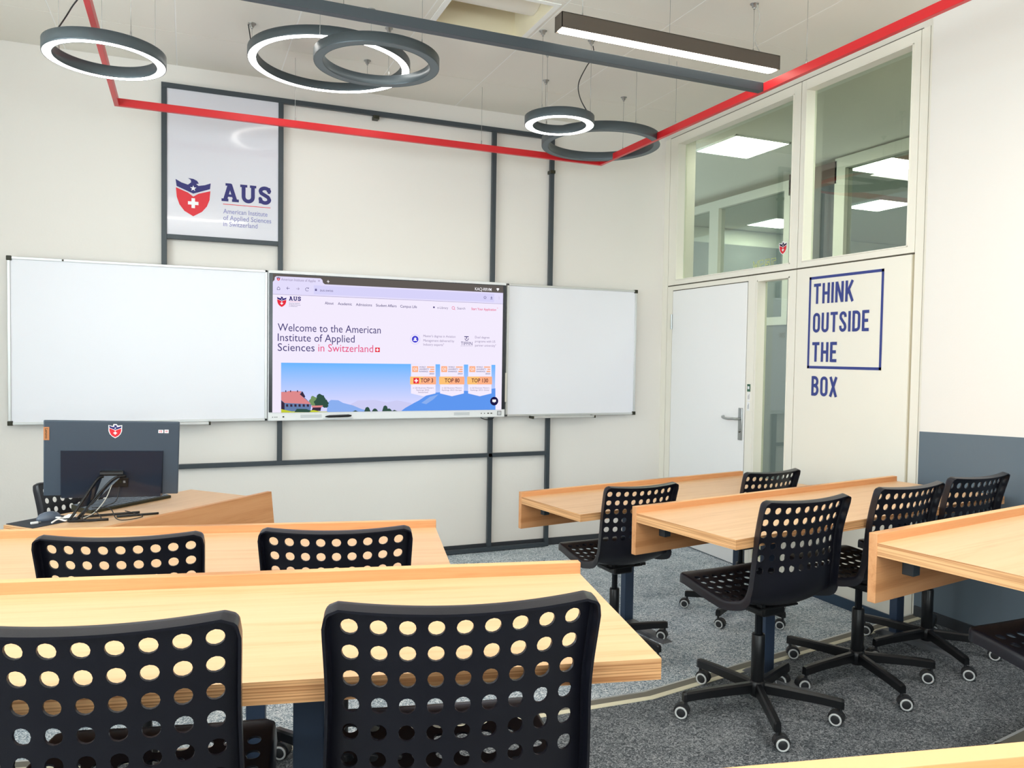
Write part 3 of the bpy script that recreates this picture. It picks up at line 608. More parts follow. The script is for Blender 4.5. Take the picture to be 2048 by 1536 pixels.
for s_, yb, xr in (('Dual degree', 600, 1838), ('programs with US', 633, 1886), ('partner university"', 667, 1892)): Tx(s_, 1720, yb, xr, .0165, 's_grey')
Tx('TIFFIN', 1604, 655, 1698, .024, 's_ink', .0)
for k in range(10): disc(b, *q(*SP(1606+10*k, 663)), .0022, M['s_grey2'], 3*D, 6)
stk([(1632, 587), (1668, 588)], .006, 's_ink'); stk([(1650, 590), (1652, 606)], .006, 's_ink'); stk([(1638, 600), (1640, 612), (1652, 620), (1664, 612), (1668, 600)], .005, 's_grey2')
# picture of lake and mountains
px0, pz1 = q(*SP(132, 800)); px1 = q(*SP(1887, 812))[0]; pz0 = sz0-OZs
rect(b, px0, px1, pz0, pz1, M['s_sky'], 2*D)
def PG(pts, m, z=3*D): L_ = [q(*SP(*p)) for p in pts]; L_ = [(x, max(y, pz0)) for x, y in L_]; tri(b, L_, M[m], z)
PG([(700, 1140), (760, 1110), (900, 1105), (1000, 1125), (1080, 1108), (1200, 1130), (1200, 1200), (700, 1215)], 's_cloud', 3*D)
PG([(505, 1215), (515, 1125), (540, 1105), (600, 1108), (640, 1130), (720, 1150), (790, 1180), (870, 1215)], 's_mt2', 4*D)
PG([(1115, 1215), (1150, 1170), (1220, 1130), (1260, 1110), (1320, 1070), (1395, 1045), (1470, 1040), (1640, 1030), (1700, 1035), (1887, 1010), (1887, 1215)], 's_mt', 4*D)
PG([(1280, 1130), (1350, 1080), (1420, 1060), (1380, 1100), (1320, 1140)], 's_mt2', 4.4*D)
PG([(132, 1215), (132, 1040), (150, 1038), (260, 1035), (308, 1036), (330, 1080), (325, 1085), (380, 1140), (370, 1215)], 's_wallb', 5*D)
PG([(132, 1040), (175, 1040), (190, 1032), (300, 1034), (285, 1060), (380, 1140), (160, 1130), (132, 1105)], 's_roof', 6*D)
PG([(285, 1060), (308, 1036), (330, 1078), (318, 1086)], 's_dk', 6.5*D); PG([(132, 1110), (160, 1132), (160, 1190), (132, 1180)], 's_dk', 6.5*D)
for k in range(6): PG([(172+34*k, 1140), (190+34*k, 1141), (190+34*k, 1162), (172+34*k, 1160)], 's_dk', 7*D)
for xx in (166, 205, 262): PG([(xx, 1040), (xx, 1026), (xx+8, 1026), (xx+8, 1042)], 's_dk', 7*D)
for cx, cy, r, m in ((400, 1110, .034, 's_tree2'), (455, 1095, .036, 's_tree'), (480, 1130, .036, 's_tree'), (440, 1130, .036, 's_tree'), (500, 1150, .018, 's_tree'), (395, 1135, .02, 's_tree2')):
    x, y = q(*SP(cx, cy)); tri(b, [(x+r*(.85+.15*math.sin(5*t+cx))*math.cos(t), y+r*(.85+.15*math.sin(4*t))*math.sin(t)) for t in [2*PI*i/22 for i in range(22)]], M[m], 7.5*D+cx*1e-7)
PG([(378, 1152), (475, 1150), (465, 1166), (385, 1168)], 's_roof', 8.5*D); PG([(390, 1168), (460, 1166), (455, 1195), (380, 1195)], 's_dk', 8.3*D)
PG([(132, 1215), (132, 1180), (170, 1188), (220, 1200), (330, 1192), (400, 1188), (450, 1200), (510, 1200), (510, 1215)], 's_grass', 9*D); PG([(240, 1205), (260, 1178), (340, 1180), (380, 1195), (360, 1208)], 's_tree', 9.3*D)
for cx, h in ((838, 38), (900, 26), (985, 50), (1015, 26), (740, 10), (1060, 14)): PG([(cx-26, 1215), (cx-14, 1207-h), (cx, 1200-h), (cx+14, 1207-h), (cx+26, 1215)], 's_tree', 5*D)
def badge(x0, x1, top, rank, sub, cross=False):
    PG([(x0, 812), (x1, 812), (x1, 1052), ((x0+x1)/2, 1075), (x0, 1052)], 's_page', 10*D)
    for p_, q_ in (((x0+10, 829), (x0+58, 877)),): Rr(*p_, *q_, M['s_or'], 11*D)
    Tx('QS', x0+17, 862, x0+50, .018, 's_white', .01, 12*D)
    for k, (s_, xr) in enumerate((('WORLD', 120), ('UNIVERSITY', 148), ('RANKINGS', 140))):
        Tx(s_, x0+67, 841+18*k, x0+xr, .0095, 's_ink', .008, 11*D); Rr(x0+xr+10, 831+18*k, x1-10, 842+18*k, M['s_or'], 11*D)
    Tx('2023', x1-50, 896, x1-12, .010, 's_ink', .01, 11*D)
    PG([(x0-8, 914), (x1+5, 914), (x1+5, 978), (x0-8, 978)], 's_yel', 11*D); PG([(x0-8+(x1-x0)*.55, 914), (x1+5, 914), (x1+5, 978), (x0-8+(x1-x0)*.4, 978)], 's_or', 11.3*D)
    if cross: Rr(x0+20, 924, x0+65, 971, M['s_red'], 12*D); Rr(x0+28, 943, x0+57, 952, M['s_white'], 13*D); Rr(x0+38, 932, x0+47, 963, M['s_white'], 13*D)
    Tx(top, rank[0], 961, rank[1], .028, 's_brown', .014, 12*D)
    for k, (s_, a_, c_) in enumerate(sub): Tx(s_, a_, 1012+18*k, c_, .0095, 's_grey2', 0, 11*D)
badge(1195, 1396, 'TOP 3', (1273, 1376), (('in QS Business Masters', 1210, 1380), ('Rankings 2023:', 1240, 1345), ('Switzerland', 1254, 1334)), True)
badge(1433, 1628, 'TOP 80', (1470, 1592), (('in QS Business Masters', 1448, 1612), ('Rankings 2023: Europe', 1448, 1610)))
badge(1663, 1854, 'TOP 130', (1690, 1826), (('in QS Business Masters', 1678, 1836), ('Rankings 2023: Global', 1682, 1834)))
a, c = q(*SP(1876, 1115)); disc(b, a, c, .032, M['s_dknavy'], 14*D); tri(b, [(a-.015, c-.006), (a-.015, c+.012), (a+.014, c+.012), (a+.014, c-.006), (a+.003, c-.006), (a, c-.014), (a-.004, c-.006)], M['s_white'], 15*D)
scr = b.build('screen_picture'); scr.matrix_world = Matrix.Translation((OXs, SY, OZs)) @ BACK; inv(tv, scr)
for xa, xb in ((X0+.21, X0+.35), (X1-.40, X1-.28)): inv(tv, box('speaker_grille', xa, xb, TY-.001, TY+.002, Z0+.018, Z0+.040, M['tvgrey'], bev=.0005))
for xa, w_ in ((X1-.19, .006), (X1-.165, .006), (X1-.14, .014), (X1-.115, .014)): inv(tv, box('port', xa, xa+w_, TY-.001, TY+.002, Z0+.026, Z0+.033, M['corner']))
inv(tv, box('control_pad', X1-.062, X1-.028, TY-.001, TY+.002, Z0+.014, Z0+.046, M['greyp'])); inv(tv, box('control_pad_face', X1-.057, X1-.033, TY-.0016, TY-.001, Z0+.019, Z0+.041, M['tvgrey']))
for xa in (X0+.025, X0+.04, X0+.052): inv(tv, box('front_marking', xa, xa+.007, TY-.001, TY+.002, Z0+.022, Z0+.028, M['greyp']))
inv(tv, box('sensor_window', X0+.092, X0+.103, TY-.001, TY+.002, Z0+.022, Z0+.031, M['corner']))
o = box('side_module', X1, X1+.022, TY+.02, TY+.07, Z0+.11, Z0+.33, M['ceil'], bev=.003); inv(tv, o)
o = box('pen_ledge', X0+.36, X0+.56, TY-.018, TY+.002, Z0+.012, Z0+.017, M['tvwhite'], bev=.001); inv(tv, o)
b = MB(); b.lathe([(.001, -.09), (.006, -.078), (.009, -.06), (.009, .07), (.005, .09)], M['black'], (0, 0, 0), 14, 'x')
o = b.build('touch_pen', loc=(X0+.46, TY-.0095, Z0+.0268)); o.rotation_euler = (0, R(-1.5), 0); tag(o, 'black touch pen lying on the lower white edge of the display', 'pen')
b = MB(); b.tube([(2.02, 5.43, Z(-.46)), (2.06, 5.42, Z(-.475)), (2.11, 5.42, Z(-.47)), (2.13, 5.43, Z(-.45))], .003, M['cord'])
tag(b.build('display_cable'), 'short black cable hanging under the right end of the display', 'cable')

# ================================================================ SUSPENDED BEAMS AND LAMPS
ZB = Z(1.40)
rb = thing('red_beam_frame', (1.2, 5.03, ZB), 0, 'red suspended square tube running round the ceiling', 'beam')
for q_ in ((-.385, 2.795, 5.03, 5.055), (-.385, -.36, -1.5, 5.03), (2.77, 2.795, -1.5, 5.03)): o = box('tube', *q_, ZB, ZB+.043, M['red'], bev=.0015); inv(rb, o)
def wire(parent, x, y, z0, grip=True):
    b = MB(); b.tube([(x, y, z0), (x, y, ZC)], .0011, M['wire'], 6, 1); inv(parent, b.build('wire'))
    if grip:
        b = MB(); b.lathe([(.0015, 0), (.004, .004), (.004, .02), (.0015, .03)], M['wire'], (x, y, z0), 10); inv(parent, b.build('gripper'))
def mount(parent, x, y):
    b = MB(); b.lathe([(.006, -.028), (.006, -.02), (.012, -.018), (.012, -.004), (.022, -.003), (.022, 0)], M['wire'], (x, y, ZC), 14); inv(parent, b.build('ceiling_mount'))
for x, y in ((.62, 5.042), (1.855, 5.042), (2.782, 4.1), (2.782, 3.0), (-.372, 4.2), (-.372, 3.2)): wire(rb, x, y, ZB+.043)
db = thing('dark_beam', (1.2, 3.30, ZB), 0, 'dark slate suspended bar crossing between the two red side tubes', 'beam')
o = box('tube', -.36, 2.77, 3.29, 3.33, ZB, ZB+.045, M['steel_dark'], bev=.0015); inv(db, o)
for x in (.60, 2.2): wire(db, x, 3.31, ZB+.045, False)
def ring(cx, cy, zb, Rr_, wid, hgt, lit, lab, wires, cord=None, mounts=True):
    t_ = thing('ring_lamp', (cx, cy, Z(zb)), 0, lab, 'ring lamp')
    r0 = Rr_-wid; b = MB(); n = 72
    prof = [(Rr_, .004), (Rr_-.0015, 0), (Rr_-.004, 0), (Rr_-.004, .006), (r0+.004, .006), (r0+.004, 0), (r0+.0015, 0), (r0, .004), (r0, hgt), (Rr_, hgt), (Rr_, .004)]
    b.lathe(prof, M['lamp'], (0, 0, 0), n, 'z', False, False)
    me = b.data('ring_housing')
    for p in me.polygons: p.use_smooth = abs(p.normal.z) < .3 and p.area > .0001
    o = link('ring_housing', me, t_)
    b = MB(); b.lathe([(Rr_-.0045, .001), (r0+.0045, .001), (r0+.0045, .005), (Rr_-.0045, .005), (Rr_-.0045, .001)], M['led'] if lit else M['lamp_off'], (0, 0, 0), n, 'z', False, False)
    b.build('led_diffuser', t_, label='glowing white light strip' if lit else 'unlit grey diffuser strip')
    for ang in wires:
        x, y = cx+(Rr_-wid/2)*math.cos(R(ang)), cy+(Rr_-wid/2)*math.sin(R(ang)); wire(t_, x, y, Z(zb)+hgt)
        if mounts: mount(t_, x, y)
    if cord:
        b = MB(); b.tube(cord, .003, M['cord'], 8, 8); inv(t_, b.build('cord'))
ring(-.326, 3.838, 1.25, .242, .042, .05, True, 'lit ring lamp hanging at the upper left below the red tube', (150, 30, -60), [(-.48, 3.66, Z(1.30)), (-.44, 3.70, Z(1.40)), (-.37, 3.64, Z(1.52)), (-.36, 3.60, Z(1.83))])
ring(.757, 4.575, 1.64, .452, .05, .05, True, 'large lit ring lamp partly hidden by the unlit ring in front', (173, 49, -70), [(.33, 4.62, Z(1.69)), (.325, 4.64, Z(1.76)), (.315, 4.65, Z(1.83))])
ring(.919, 4.097, 1.51, .325, .05, .05, False, 'unlit grey ring lamp overlapping the large lit ring', (65, 185, 305))
ring(2.00, 4.128, 1.345, .203, .05, .05, True, 'smallest lit ring lamp near the right end of the front wall', (-30, 90, 210),
     [tuple(at(px, py, 4.05)) for px, py in ((1186, 92), (1187, 112), (1172, 135), (1157, 168), (1161, 198), (1178, 229))])
ring(2.532, 4.596, 1.40, .391, .045, .055, False, 'wide unlit dark ring lamp before the right corner', (157, 36, -83))
def linear(x0, x1, y, lab, light=0):
    ll = thing('linear_lamp', ((x0+x1)/2, y, Z(1.505)), 0, lab, 'pendant lamp', 'straight pendant lamps')
    b = MB(); w_ = .038
    for q_ in ((x0, x1, y-w_, y-w_+.003), (x0, x1, y+w_-.003, y+w_), (x0, x0+.003, y-w_, y+w_), (x1-.003, x1, y-w_, y+w_)): b.box(*q_, Z(1.505), Z(1.575), M['lamp_brown'])
    b.box(x0, x1, y-w_, y+w_, Z(1.573), Z(1.576), M['lamp_brown']); inv(ll, b.build('lamp_housing'))
    b = MB(); pts = [(x0+.02, y-.033), (x1-.02, y-.033), (x1-.006, y-.021), (x1-.006, y+.021), (x1-.02, y+.033), (x0+.02, y+.033), (x0+.006, y+.021), (x0+.006, y-.021)]
    b.prism(pts, Z(1.5045), Z(1.515), M['led2']); inv(ll, b.build('led_diffuser', label='glowing white light strip'))
    for x in (x0+.124, x1-.143): wire(ll, x, y, Z(1.576)); mount(ll, x, y)
    b = MB(); xc = x1-.143; b.tube([(xc, y-.02, Z(1.82)), (xc+.02, y-.02, Z(1.74)), (xc-.01, y-.02, Z(1.66)), (xc+.01, y-.01, Z(1.62)), (xc+.055, y, Z(1.576))], .0022, M['cord_white'], 6, 8); inv(ll, b.build('cord'))
    if light: area('added_lamp_light', ((x0+x1)/2, y, Z(1.495)), (0, 0, 0), x1-x0, .07, light, (1.0, .97, .92))  # area light used by the added unseen lamps only
linear(1.576, 2.833, 3.281, 'lit straight pendant lamp with a bronze grey housing above the dark bar')
linear(-.60, .657, 1.35, 'straight pendant lamp added out of view over the left desks for overhead light', 17)  # this and the next two lamps are added to brighten desktops and floor
linear(1.576, 2.833, 1.35, 'straight pendant lamp added out of view over the right desks for overhead light', 17)
linear(.3, 1.557, -.9, 'straight pendant lamp added out of view behind the viewer for overhead light', 17)

# ================================================================ DESKS
def desk(nx, ny, yaw, L, z0, lab, flip, Lp=None, post_out=.27, ends=True):
    """nx,ny: near corner on the aisle side; x runs along the desk away from the aisle when flip=False, y to the front wall"""
    t_ = thing('long_desk', (nx, ny, z0), R(yaw), lab, 'desk'); s_ = -1 if flip else 1; H = .735; Dp = .516; Lp = Lp or L
    def bx(nm, x0, x1, y0, y1, za, zb_, m, mtop=None, bev=.001, label=None):
        b = MB(); x0 *= s_; x1 *= s_; cx = (x0+x1)/2; cy = (y0+y1)/2; cz = (za+zb_)/2
        b.box(x0-cx, x1-cx, y0-cy, y1-cy, za-cz, zb_-cz, m, mtop, bev); return b.build(nm, t_, (cx, cy, cz), label=label)
    b = MB(); xs_ = [0, s_*L, s_*Lp, 0]; b.prism([(xs_[0], 0), (xs_[1], 0), (xs_[2], Dp), (xs_[3], Dp)], H-.036, H, M['ply'], 'xy', M['wood']); b.build('tabletop', t_)
    bx('front_panel', -.002, Lp, Dp, Dp+.025, H-.170, H+.026, M['wood2'], M['ply'], .0015)
    for x in (.60, L-post_out):
        bx('post', x-.03, x+.03, .33, .37, .02, H-.036, M['post'], bev=.003)
        b = MB(); x_ = x*s_
        vs_ = [(x_-.035, .02, 0), (x_+.035, .02, 0), (x_+.035, .45, 0), (x_-.035, .45, 0), (x_-.02, .03, .012), (x_+.02, .03, .012), (x_+.02, .44, .012), (x_-.02, .44, .012), (x_-.035, .30, .03), (x_+.035, .30, .03), (x_+.035, .40, .03), (x_-.035, .40, .03)]
        b.mesh(vs_, [(0, 1, 2, 3), (0, 1, 5, 4), (2, 3, 7, 6), (1, 5, 9), (0, 4, 8), (2, 6, 10), (3, 7, 11), (4, 5, 9, 8), (8, 9, 10, 11), (11, 10, 6, 7), (0, 8, 11, 3), (1, 9, 10, 2)], M['foot']); b.build('foot', t_)
        bx('top_bracket', x-.03, x+.03, .12, .46, H-.052, H-.036, M['steel_dark'])
    for x in (.14, L/2+.05, L-.2): bx('panel_bracket', x-.017, x+.017, Dp-.034, Dp, H-.104, H-.036, M['steel_dark'], bev=.002)
    return t_
desk(1.722, 3.254, 9.3, 1.76, 0, 'front right desk, nearest to the door', False, 1.70)
desk(1.757, 2.168, 9.5, 1.83, SH, 'middle right desk, between the front and the near right desks', False, 1.80)
desk(1.860, 1.080, 9.5, 1.74, 2*SH, 'near right desk cut off by the right photo edge', False, 1.72)
desk(.725, 2.185, -12.0, 1.9, SH, 'left desk just in front of the teacher desk', True)
desk(.738, 1.094, -12.2, 1.9, 2*SH, 'large left desk in the foreground behind two chairs', True)
desk(.74, -.072, -12.2, 1.9, 3*SH, 'nearest desk, only its corner edge shows at the bottom right', True)

# ================================================================ CHAIRS
def shell_mesh():
    prof = [(-.230, .860), (-.221, .83), (-.211, .78), (-.204, .73), (-.200, .68), (-.198, .63), (-.199, .58), (-.198, .545), (-.191, .512), (-.174, .484), (-.146, .464), (-.11, .455), (-.06, .455), (0, .462), (.06, .473), (.12, .486), (.17, .496), (.205, .501), (.235, .500)]
    P = [Vector((0, a, b_)) for a, b_ in prof]; Q = []
    for i in range(len(P)-1):
        p0 = P[max(i-1, 0)]; p1 = P[i]; p2 = P[i+1]; p3 = P[min(i+2, len(P)-1)]
        for k in range(10):
            t = k/10; Q.append(0.5*((2*p1)+(-p0+p2)*t+(2*p0-5*p1+4*p2-p3)*t*t+(-p0+3*p1-3*p2+p3)*t**3))
    Q.append(P[-1]); S = [0]
    for i in range(1, len(Q)): S.append(S[-1]+(Q[i]-Q[i-1]).length)
    Ltot = S[-1]
    def pos(s):
        s = min(max(s, 0), Ltot-1e-6)
        for i in range(len(S)-1):
            if S[i+1] >= s: break
        t = (s-S[i])/(S[i+1]-S[i]); p = Q[i].lerp(Q[i+1], t); a = Q[max(i-2, 0)]; c = Q[min(i+3, len(Q)-1)]; d = (c-a).normalized()
        return p, Vector((0, -d.z, d.y))      # inner normal (towards the sitter / up)
    def lerp_tab(s, tab):
        for i in range(len(tab)-1):
            if tab[i][0] <= s <= tab[i+1][0]:
                t = (s-tab[i][0])/(tab[i+1][0]-tab[i][0]); t = t*t*(3-2*t); return tab[i][1]*(1-t)+tab[i+1][1]*t
        return tab[-1][1]
    HW = [(0, .205), (.15, .200), (.30, .203), (.42, .215), (.60, .214), (Ltot, .200)]
    CV = [(0, .024), (.2, .034), (.33, .046), (.43, .036), (.55, .016), (Ltot, .002)]
    def pt(u, s):
        p, n = pos(s); hw = lerp_tab(s, HW); r = .015
        if s < r: hw -= r-math.sqrt(max(r*r-(r-s)**2, 0))
        if s > Ltot-r: hw -= r-math.sqrt(max(r*r-(r-(Ltot-s))**2, 0))
        return Vector((u*hw, 0, 0))+p+n*(lerp_tab(s, CV)*(abs(u)**2.0))
    pc = .0434; r = .0131; bm = bmesh.new()
    ul = [-1]+[(-4.5+i)*pc/.204 for i in range(10)]+[1]
    sl = [0, .0135]+[.0135+pc*(k+1) for k in range(6)]; n1 = len(sl)-1       # back rows 1..6
    seat0 = Ltot-.055-7*pc
    mid = seat0-sl[-1]; nm = max(3, round(mid/pc)); sl += [sl[-1]+mid*(k+1)/nm for k in range(nm)]
    n2 = len(sl)-1; sl += [seat0+pc*(k+1) for k in range(7)]; sl.append(Ltot)
    cache = {}
    def V(u, s):
        k = (round(u, 5), round(s, 6))
        if k not in cache: cache[k] = bm.verts.new(pt(u, s))
        return cache[k]
    N = 4
    for j in range(len(sl)-1):
        hole_row = (1 <= j < n1) or (n2 <= j < n2+7)
        for i in range(len(ul)-1):
            u0, u1, s0, s1 = ul[i], ul[i+1], sl[j], sl[j+1]
            U = [u0+(u1-u0)*k/N for k in range(N+1)]; SS = [s0+(s1-s0)*k/N for k in range(N+1)]
            if hole_row and 1 <= i <= 9:
                per = [(U[k], s0) for k in range(N)]+[(u1, SS[k]) for k in range(N)]+[(U[N-k], s1) for k in range(N)]+[(u0, SS[N-k]) for k in range(N)]
                uc, scn = (u0+u1)/2, (s0+s1)/2; cir = []
                for (a, c) in per:
                    th = math.atan2((c-scn)/(s1-s0), (a-uc)/(u1-u0)); cir.append((uc+r/.204*math.cos(th), scn+r*math.sin(th)))
                m_ = len(per)
                for k in range(m_): bm.faces.new((V(*per[k]), V(*per[(k+1) % m_]), V(*cir[(k+1) % m_]), V(*cir[k])))
            else:
                for a in range(N):
                    for c in range(N): bm.faces.new((V(U[a], SS[c]), V(U[a+1], SS[c]), V(U[a+1], SS[c+1]), V(U[a], SS[c+1])))
    # outer flange folded to the outer side
    fl = []
    def ring_pts():
        for k in range(len(ul)-1):
            for a in range(N): yield ul[k]+(ul[k+1]-ul[k])*a/N, 0.0, (0, -1)
        for k in range(len(sl)-1):
            for a in range(N): yield 1, sl[k]+(sl[k+1]-sl[k])*a/N, (1, 0)
        for k in range(len(ul)-1, 0, -1):
            for a in range(N): yield ul[k]+(ul[k-1]-ul[k])*a/N, Ltot, (0, 1)
        for k in range(len(sl)-1, 0, -1):
            for a in range(N): yield -1, sl[k]+(sl[k-1]-sl[k])*a/N, (-1, 0)
    for u, s, d in ring_pts():
        p, n = pos(s); t = (pos(min(s+.004, Ltot))[0]-pos(max(s-.004, 0))[0]).normalized()
        base = pt(u, s); out = Vector((d[0], 0, 0))+t*d[1]
        kx = 1.0 if abs(d[0]) else abs(u)**6
        if abs(d[0]) and (s < .015 or s > Ltot-.015): out = out*.6+t*(-.6 if s < .015 else .6)
        wdt = .030 if s < .35 else .034
        fl.append([V(u, s), bm.verts.new(base+out*.0035-n*.0035), bm.verts.new(base+out*.0055-n*.012), bm.verts.new(base+out*.007-n*wdt)])
    m_ = len(fl)
    for k in range(m_):
        a, c = fl[k], fl[(k+1) % m_]
        for q_ in range(3):
            if len({a[q_], c[q_], c[q_+1], a[q_+1]}) == 4: bm.faces.new((a[q_], c[q_], c[q_+1], a[q_+1]))
    bmesh.ops.remove_doubles(bm, verts=bm.verts, dist=1e-6); bmesh.ops.recalc_face_normals(bm, faces=bm.faces)
    for f in bm.faces: f.smooth = True
    me = bpy.data.meshes.new('seat_shell'); bm.to_mesh(me); bm.free(); me.materials.append(M['chair'])
    o = bpy.data.objects.new('tmp', me); C.objects.link(o); md = o.modifiers.new('s', 'SOLIDIFY'); md.thickness = .0045; md.offset = 0
    md2 = o.modifiers.new('e', 'EDGE_SPLIT'); md2.split_angle = R(50)
    bpy.context.view_layer.update(); dg = bpy.context.evaluated_depsgraph_get(); me2 = bpy.data.meshes.new_from_object(o.evaluated_get(dg)); bpy.data.objects.remove(o); me2.name = 'seat_shell'
    return me2
SHELL = shell_mesh()
b = MB(); b.box(-.10, .10, -.10, .12, .432, .440, M['black'], bev=.003); b.box(-.055, .055, -.08, .09, .395, .433, M['black'], bev=.01)
for sx_ in (-1, 1):
    for sy_ in (-.085, .10): b.box(sx_*.075-.012, sx_*.075+.012, sy_-.012, sy_+.012, .436, .455, M['black'], bev=.003)
MECH = b.data('mechanism')
b = MB(); b.tube([(.05, .02, .412), (.12, .02, .408)], .004, M['black'], 8, 1); b.tube([(.12, .02, .408), (.20, .02, .404)], .009, M['black'], 10, 1); LEVER = b.data('height_lever')
b = MB(); b.lathe([(.0145, .27), (.0145, .40)], M['tube'], (0, 0, 0), 20); COL_T = b.data('gas_piston')
b = MB(); b.lathe([(.021, .06), (.022, .10), (.025, .105), (.025, .30), (.022, .304), (.015, .304)], M['black'], (0, 0, 0), 24); COL_B = b.data('gas_column')
b = MB(); b.lathe([(.026, .062), (.032, .07), (.034, .10), (.030, .118), (.024, .122)], M['black'], (0, 0, 0), 20); HUB = b.data('hub')
b = MB()
prof_sp = [(-.014, 0), (.014, 0), (.013, .8), (.008, 1), (-.008, 1), (-.013, .8)]
vs_ = []
for x, zt_, h in ((.024, .116, .040), (.12, .112, .037), (.22, .107, .034), (.302, .101, .034), (.312, .098, .032)):
    k = 1 if x < .305 else .75
    for a, c in prof_sp: vs_.append((x, a*k, zt_-h+c*h))
fs = [tuple(range(6))[::-1], tuple(range(24, 30))]+[(i*6+k, i*6+(k+1) % 6, (i+1)*6+(k+1) % 6, (i+1)*6+k) for i in range(4) for k in range(6)]
b.mesh(vs_, fs, M['black']); SPOKE = b.data('spoke')
b = MB()   # caster: hood, stem and two wheel discs; local origin on the floor under the stem
b.lathe([(.006, .04), (.006, .068)], M['caster'], (0, 0, 0), 10)
hood = [(.030*math.cos(R(t))+.014, .026+.030*math.sin(R(t))) for t in range(0, 181, 15)]+[(-.010, .022), (.0, .030), (.014, .034), (.030, .030), (.038, .022)]
b.prism(hood, -.013, .013, M['caster'], 'xz')
for s_ in (-1, 1):
    b.lathe([(.0, s_*.0245), (.014, s_*.0245), (.0165, s_*.0235), (.0165, s_*.021), (.0236, s_*.021), (.0255, s_*.018), (.0255, s_*.011), (.0, s_*.011)], M['caster'], (.014, 0, .0255), 22, 'y', False)
CAST = b.data('caster')
b = MB()
for s_ in (-1, 1): b.lathe([(.0165, s_*.021), (.0165, s_*.0235), (.018, s_*.0250), (.0215, s_*.0250), (.0232, s_*.0235), (.0232, s_*.021), (.0165, s_*.021)], M['ring'], (.014, 0, .0255), 26, 'y', False)
TYRE = b.data('wheel_tyre')
def chair(x, y, yaw, z0, rot, lab, grp='black perforated swivel chairs'):
    t_ = thing('swivel_chair', (x, y, z0), R(yaw), lab, 'chair', grp)
    for nm, me in (('seat_shell', SHELL), ('mechanism', MECH), ('height_lever', LEVER), ('gas_piston', COL_T), ('gas_column', COL_B), ('hub', HUB)): link(nm, me, t_)
    for k in range(5):
        a = R(rot-yaw+72*k); link('spoke', SPOKE, t_, rz=a)
        c = link('caster', CAST, t_, (.300*math.cos(a), .300*math.sin(a), 0), R(139-yaw+(180 if k % 2 else 0))+random.uniform(-.4, .4)); link('wheel_tyre', TYRE, c)
    return t_
chair(2.02, 3.43, 3.5, 0, -3, 'swivel chair at the left end of the front right desk')
chair(2.97, 3.62, 7, 0, -7, 'swivel chair farthest back, near the door side window')
chair(2.04, 2.37, 4, SH, 27, 'large swivel chair standing in the middle of the right aisle, fully visible')
chair(2.66, 2.47, 7, SH, 40, 'swivel chair behind and right of the fully visible one, at the middle right desk')
chair(3.20, 2.57, 5.5, SH, 33, 'swivel chair in front of the slate wall, rightmost at the middle right desk')
chair(2.21, 1.25, 0, 2*SH, 10, 'swivel chair whose seat edge pokes in at the lower right under the near right desk')
chair(-.12, 2.52, -11.6, SH, 20, 'swivel chair under the teacher monitor, left one at the second left desk')
chair(.443, 2.415, -14, SH, 50, 'swivel chair below the big screen, right one at the second left desk')
chair(.437, 1.325, -11.7, 2*SH, 62, 'nearest swivel chair in the centre foreground seen from behind')
chair(-.086, 1.42, -13, 2*SH, 26, 'nearest swivel chair at the lower left, cut by the photo edge')
chair(-.335, 4.06, 223, 0, 15, 'swivel chair behind the monitor at the teacher desk')

# ================================================================ TEACHER DESK
td = thing('teacher_desk', (-.70, 3.75, 0), R(43.1), 'angled wooden teacher desk with a tall front panel below the left whiteboard', 'desk')
TH = .752
def tbx(nm, x0, x1, y0, y1, za, zb_, m, mtop=None, bev=.001):
    b = MB(); cx = (x0+x1)/2; cy = (y0+y1)/2; cz = (za+zb_)/2; b.box(x0-cx, x1-cx, y0-cy, y1-cy, za-cz, zb_-cz, m, mtop, bev); return b.build(nm, td, (cx, cy, cz))
tbx('tabletop', 0, .985, -.49, 0, TH-.03, TH, M['ply'], M['wood'])
b = MB(); vs_ = [(-.0, -.49, TH+.028), (1.015, -.49, TH+.028), (1.015, -.515, TH+.028), (0, -.515, TH+.028), (0, -.53, .28), (1.035, -.53, .28), (1.035, -.555, .28), (0, -.555, .28)]
b.mesh(vs_, [(0, 1, 2, 3), (7, 6, 5, 4), (0, 4, 5, 1), (3, 2, 6, 7), (0, 3, 7, 4), (1, 5, 6, 2)], M['wood2']); b.build('front_panel', td)
for x in (.22, .85): tbx('post', x-.03, x+.03, -.27, -.23, .02, TH-.03, M['post'], bev=.003); tbx('foot', x-.035, x+.035, -.48, -.03, 0, .03, M['foot'], bev=.004)
DZ = TH
# ---- all-in-one monitor
mo = bpy.data.objects.new('computer_monitor', None); C.objects.link(mo); mo.location = (-.305, 3.85, DZ); mo.rotation_euler = (0, 0, R(-2)); tag(mo, 'dark slate desktop computer seen from behind with a red shield sticker', 'monitor')
TL = Matrix.Translation((0, .013, .247)) @ Matrix.Rotation(R(1.7), 4, 'Y') @ Matrix.Rotation(R(7.5), 4, 'X')
b = MB(); b.box(-.27, .27, 0, .014, -.168, .170, M['monitor'], bev=.005); b.build('screen_housing', mo, mw=TL)
b = MB(); b.box(-.262, .262, .0135, .0145, -.12, .163, M['corner']); b.build('display_glass', mo, mw=TL)
b = MB()
vs_ = [(-.205, -.0, .036), (.205, -.0, .036), (.205, -.0, -.172), (-.205, -.0, -.172), (-.203, -.006, .034), (.203, -.006, .034), (.198, -.022, -.172), (-.198, -.022, -.172)]
b.mesh(vs_, [(0, 1, 2, 3), (4, 5, 6, 7), (0, 4, 5, 1), (3, 7, 6, 2), (0, 3, 7, 4), (1, 5, 6, 2)], M['monitor_gloss']); b.build('rear_cover', mo, mw=TL)
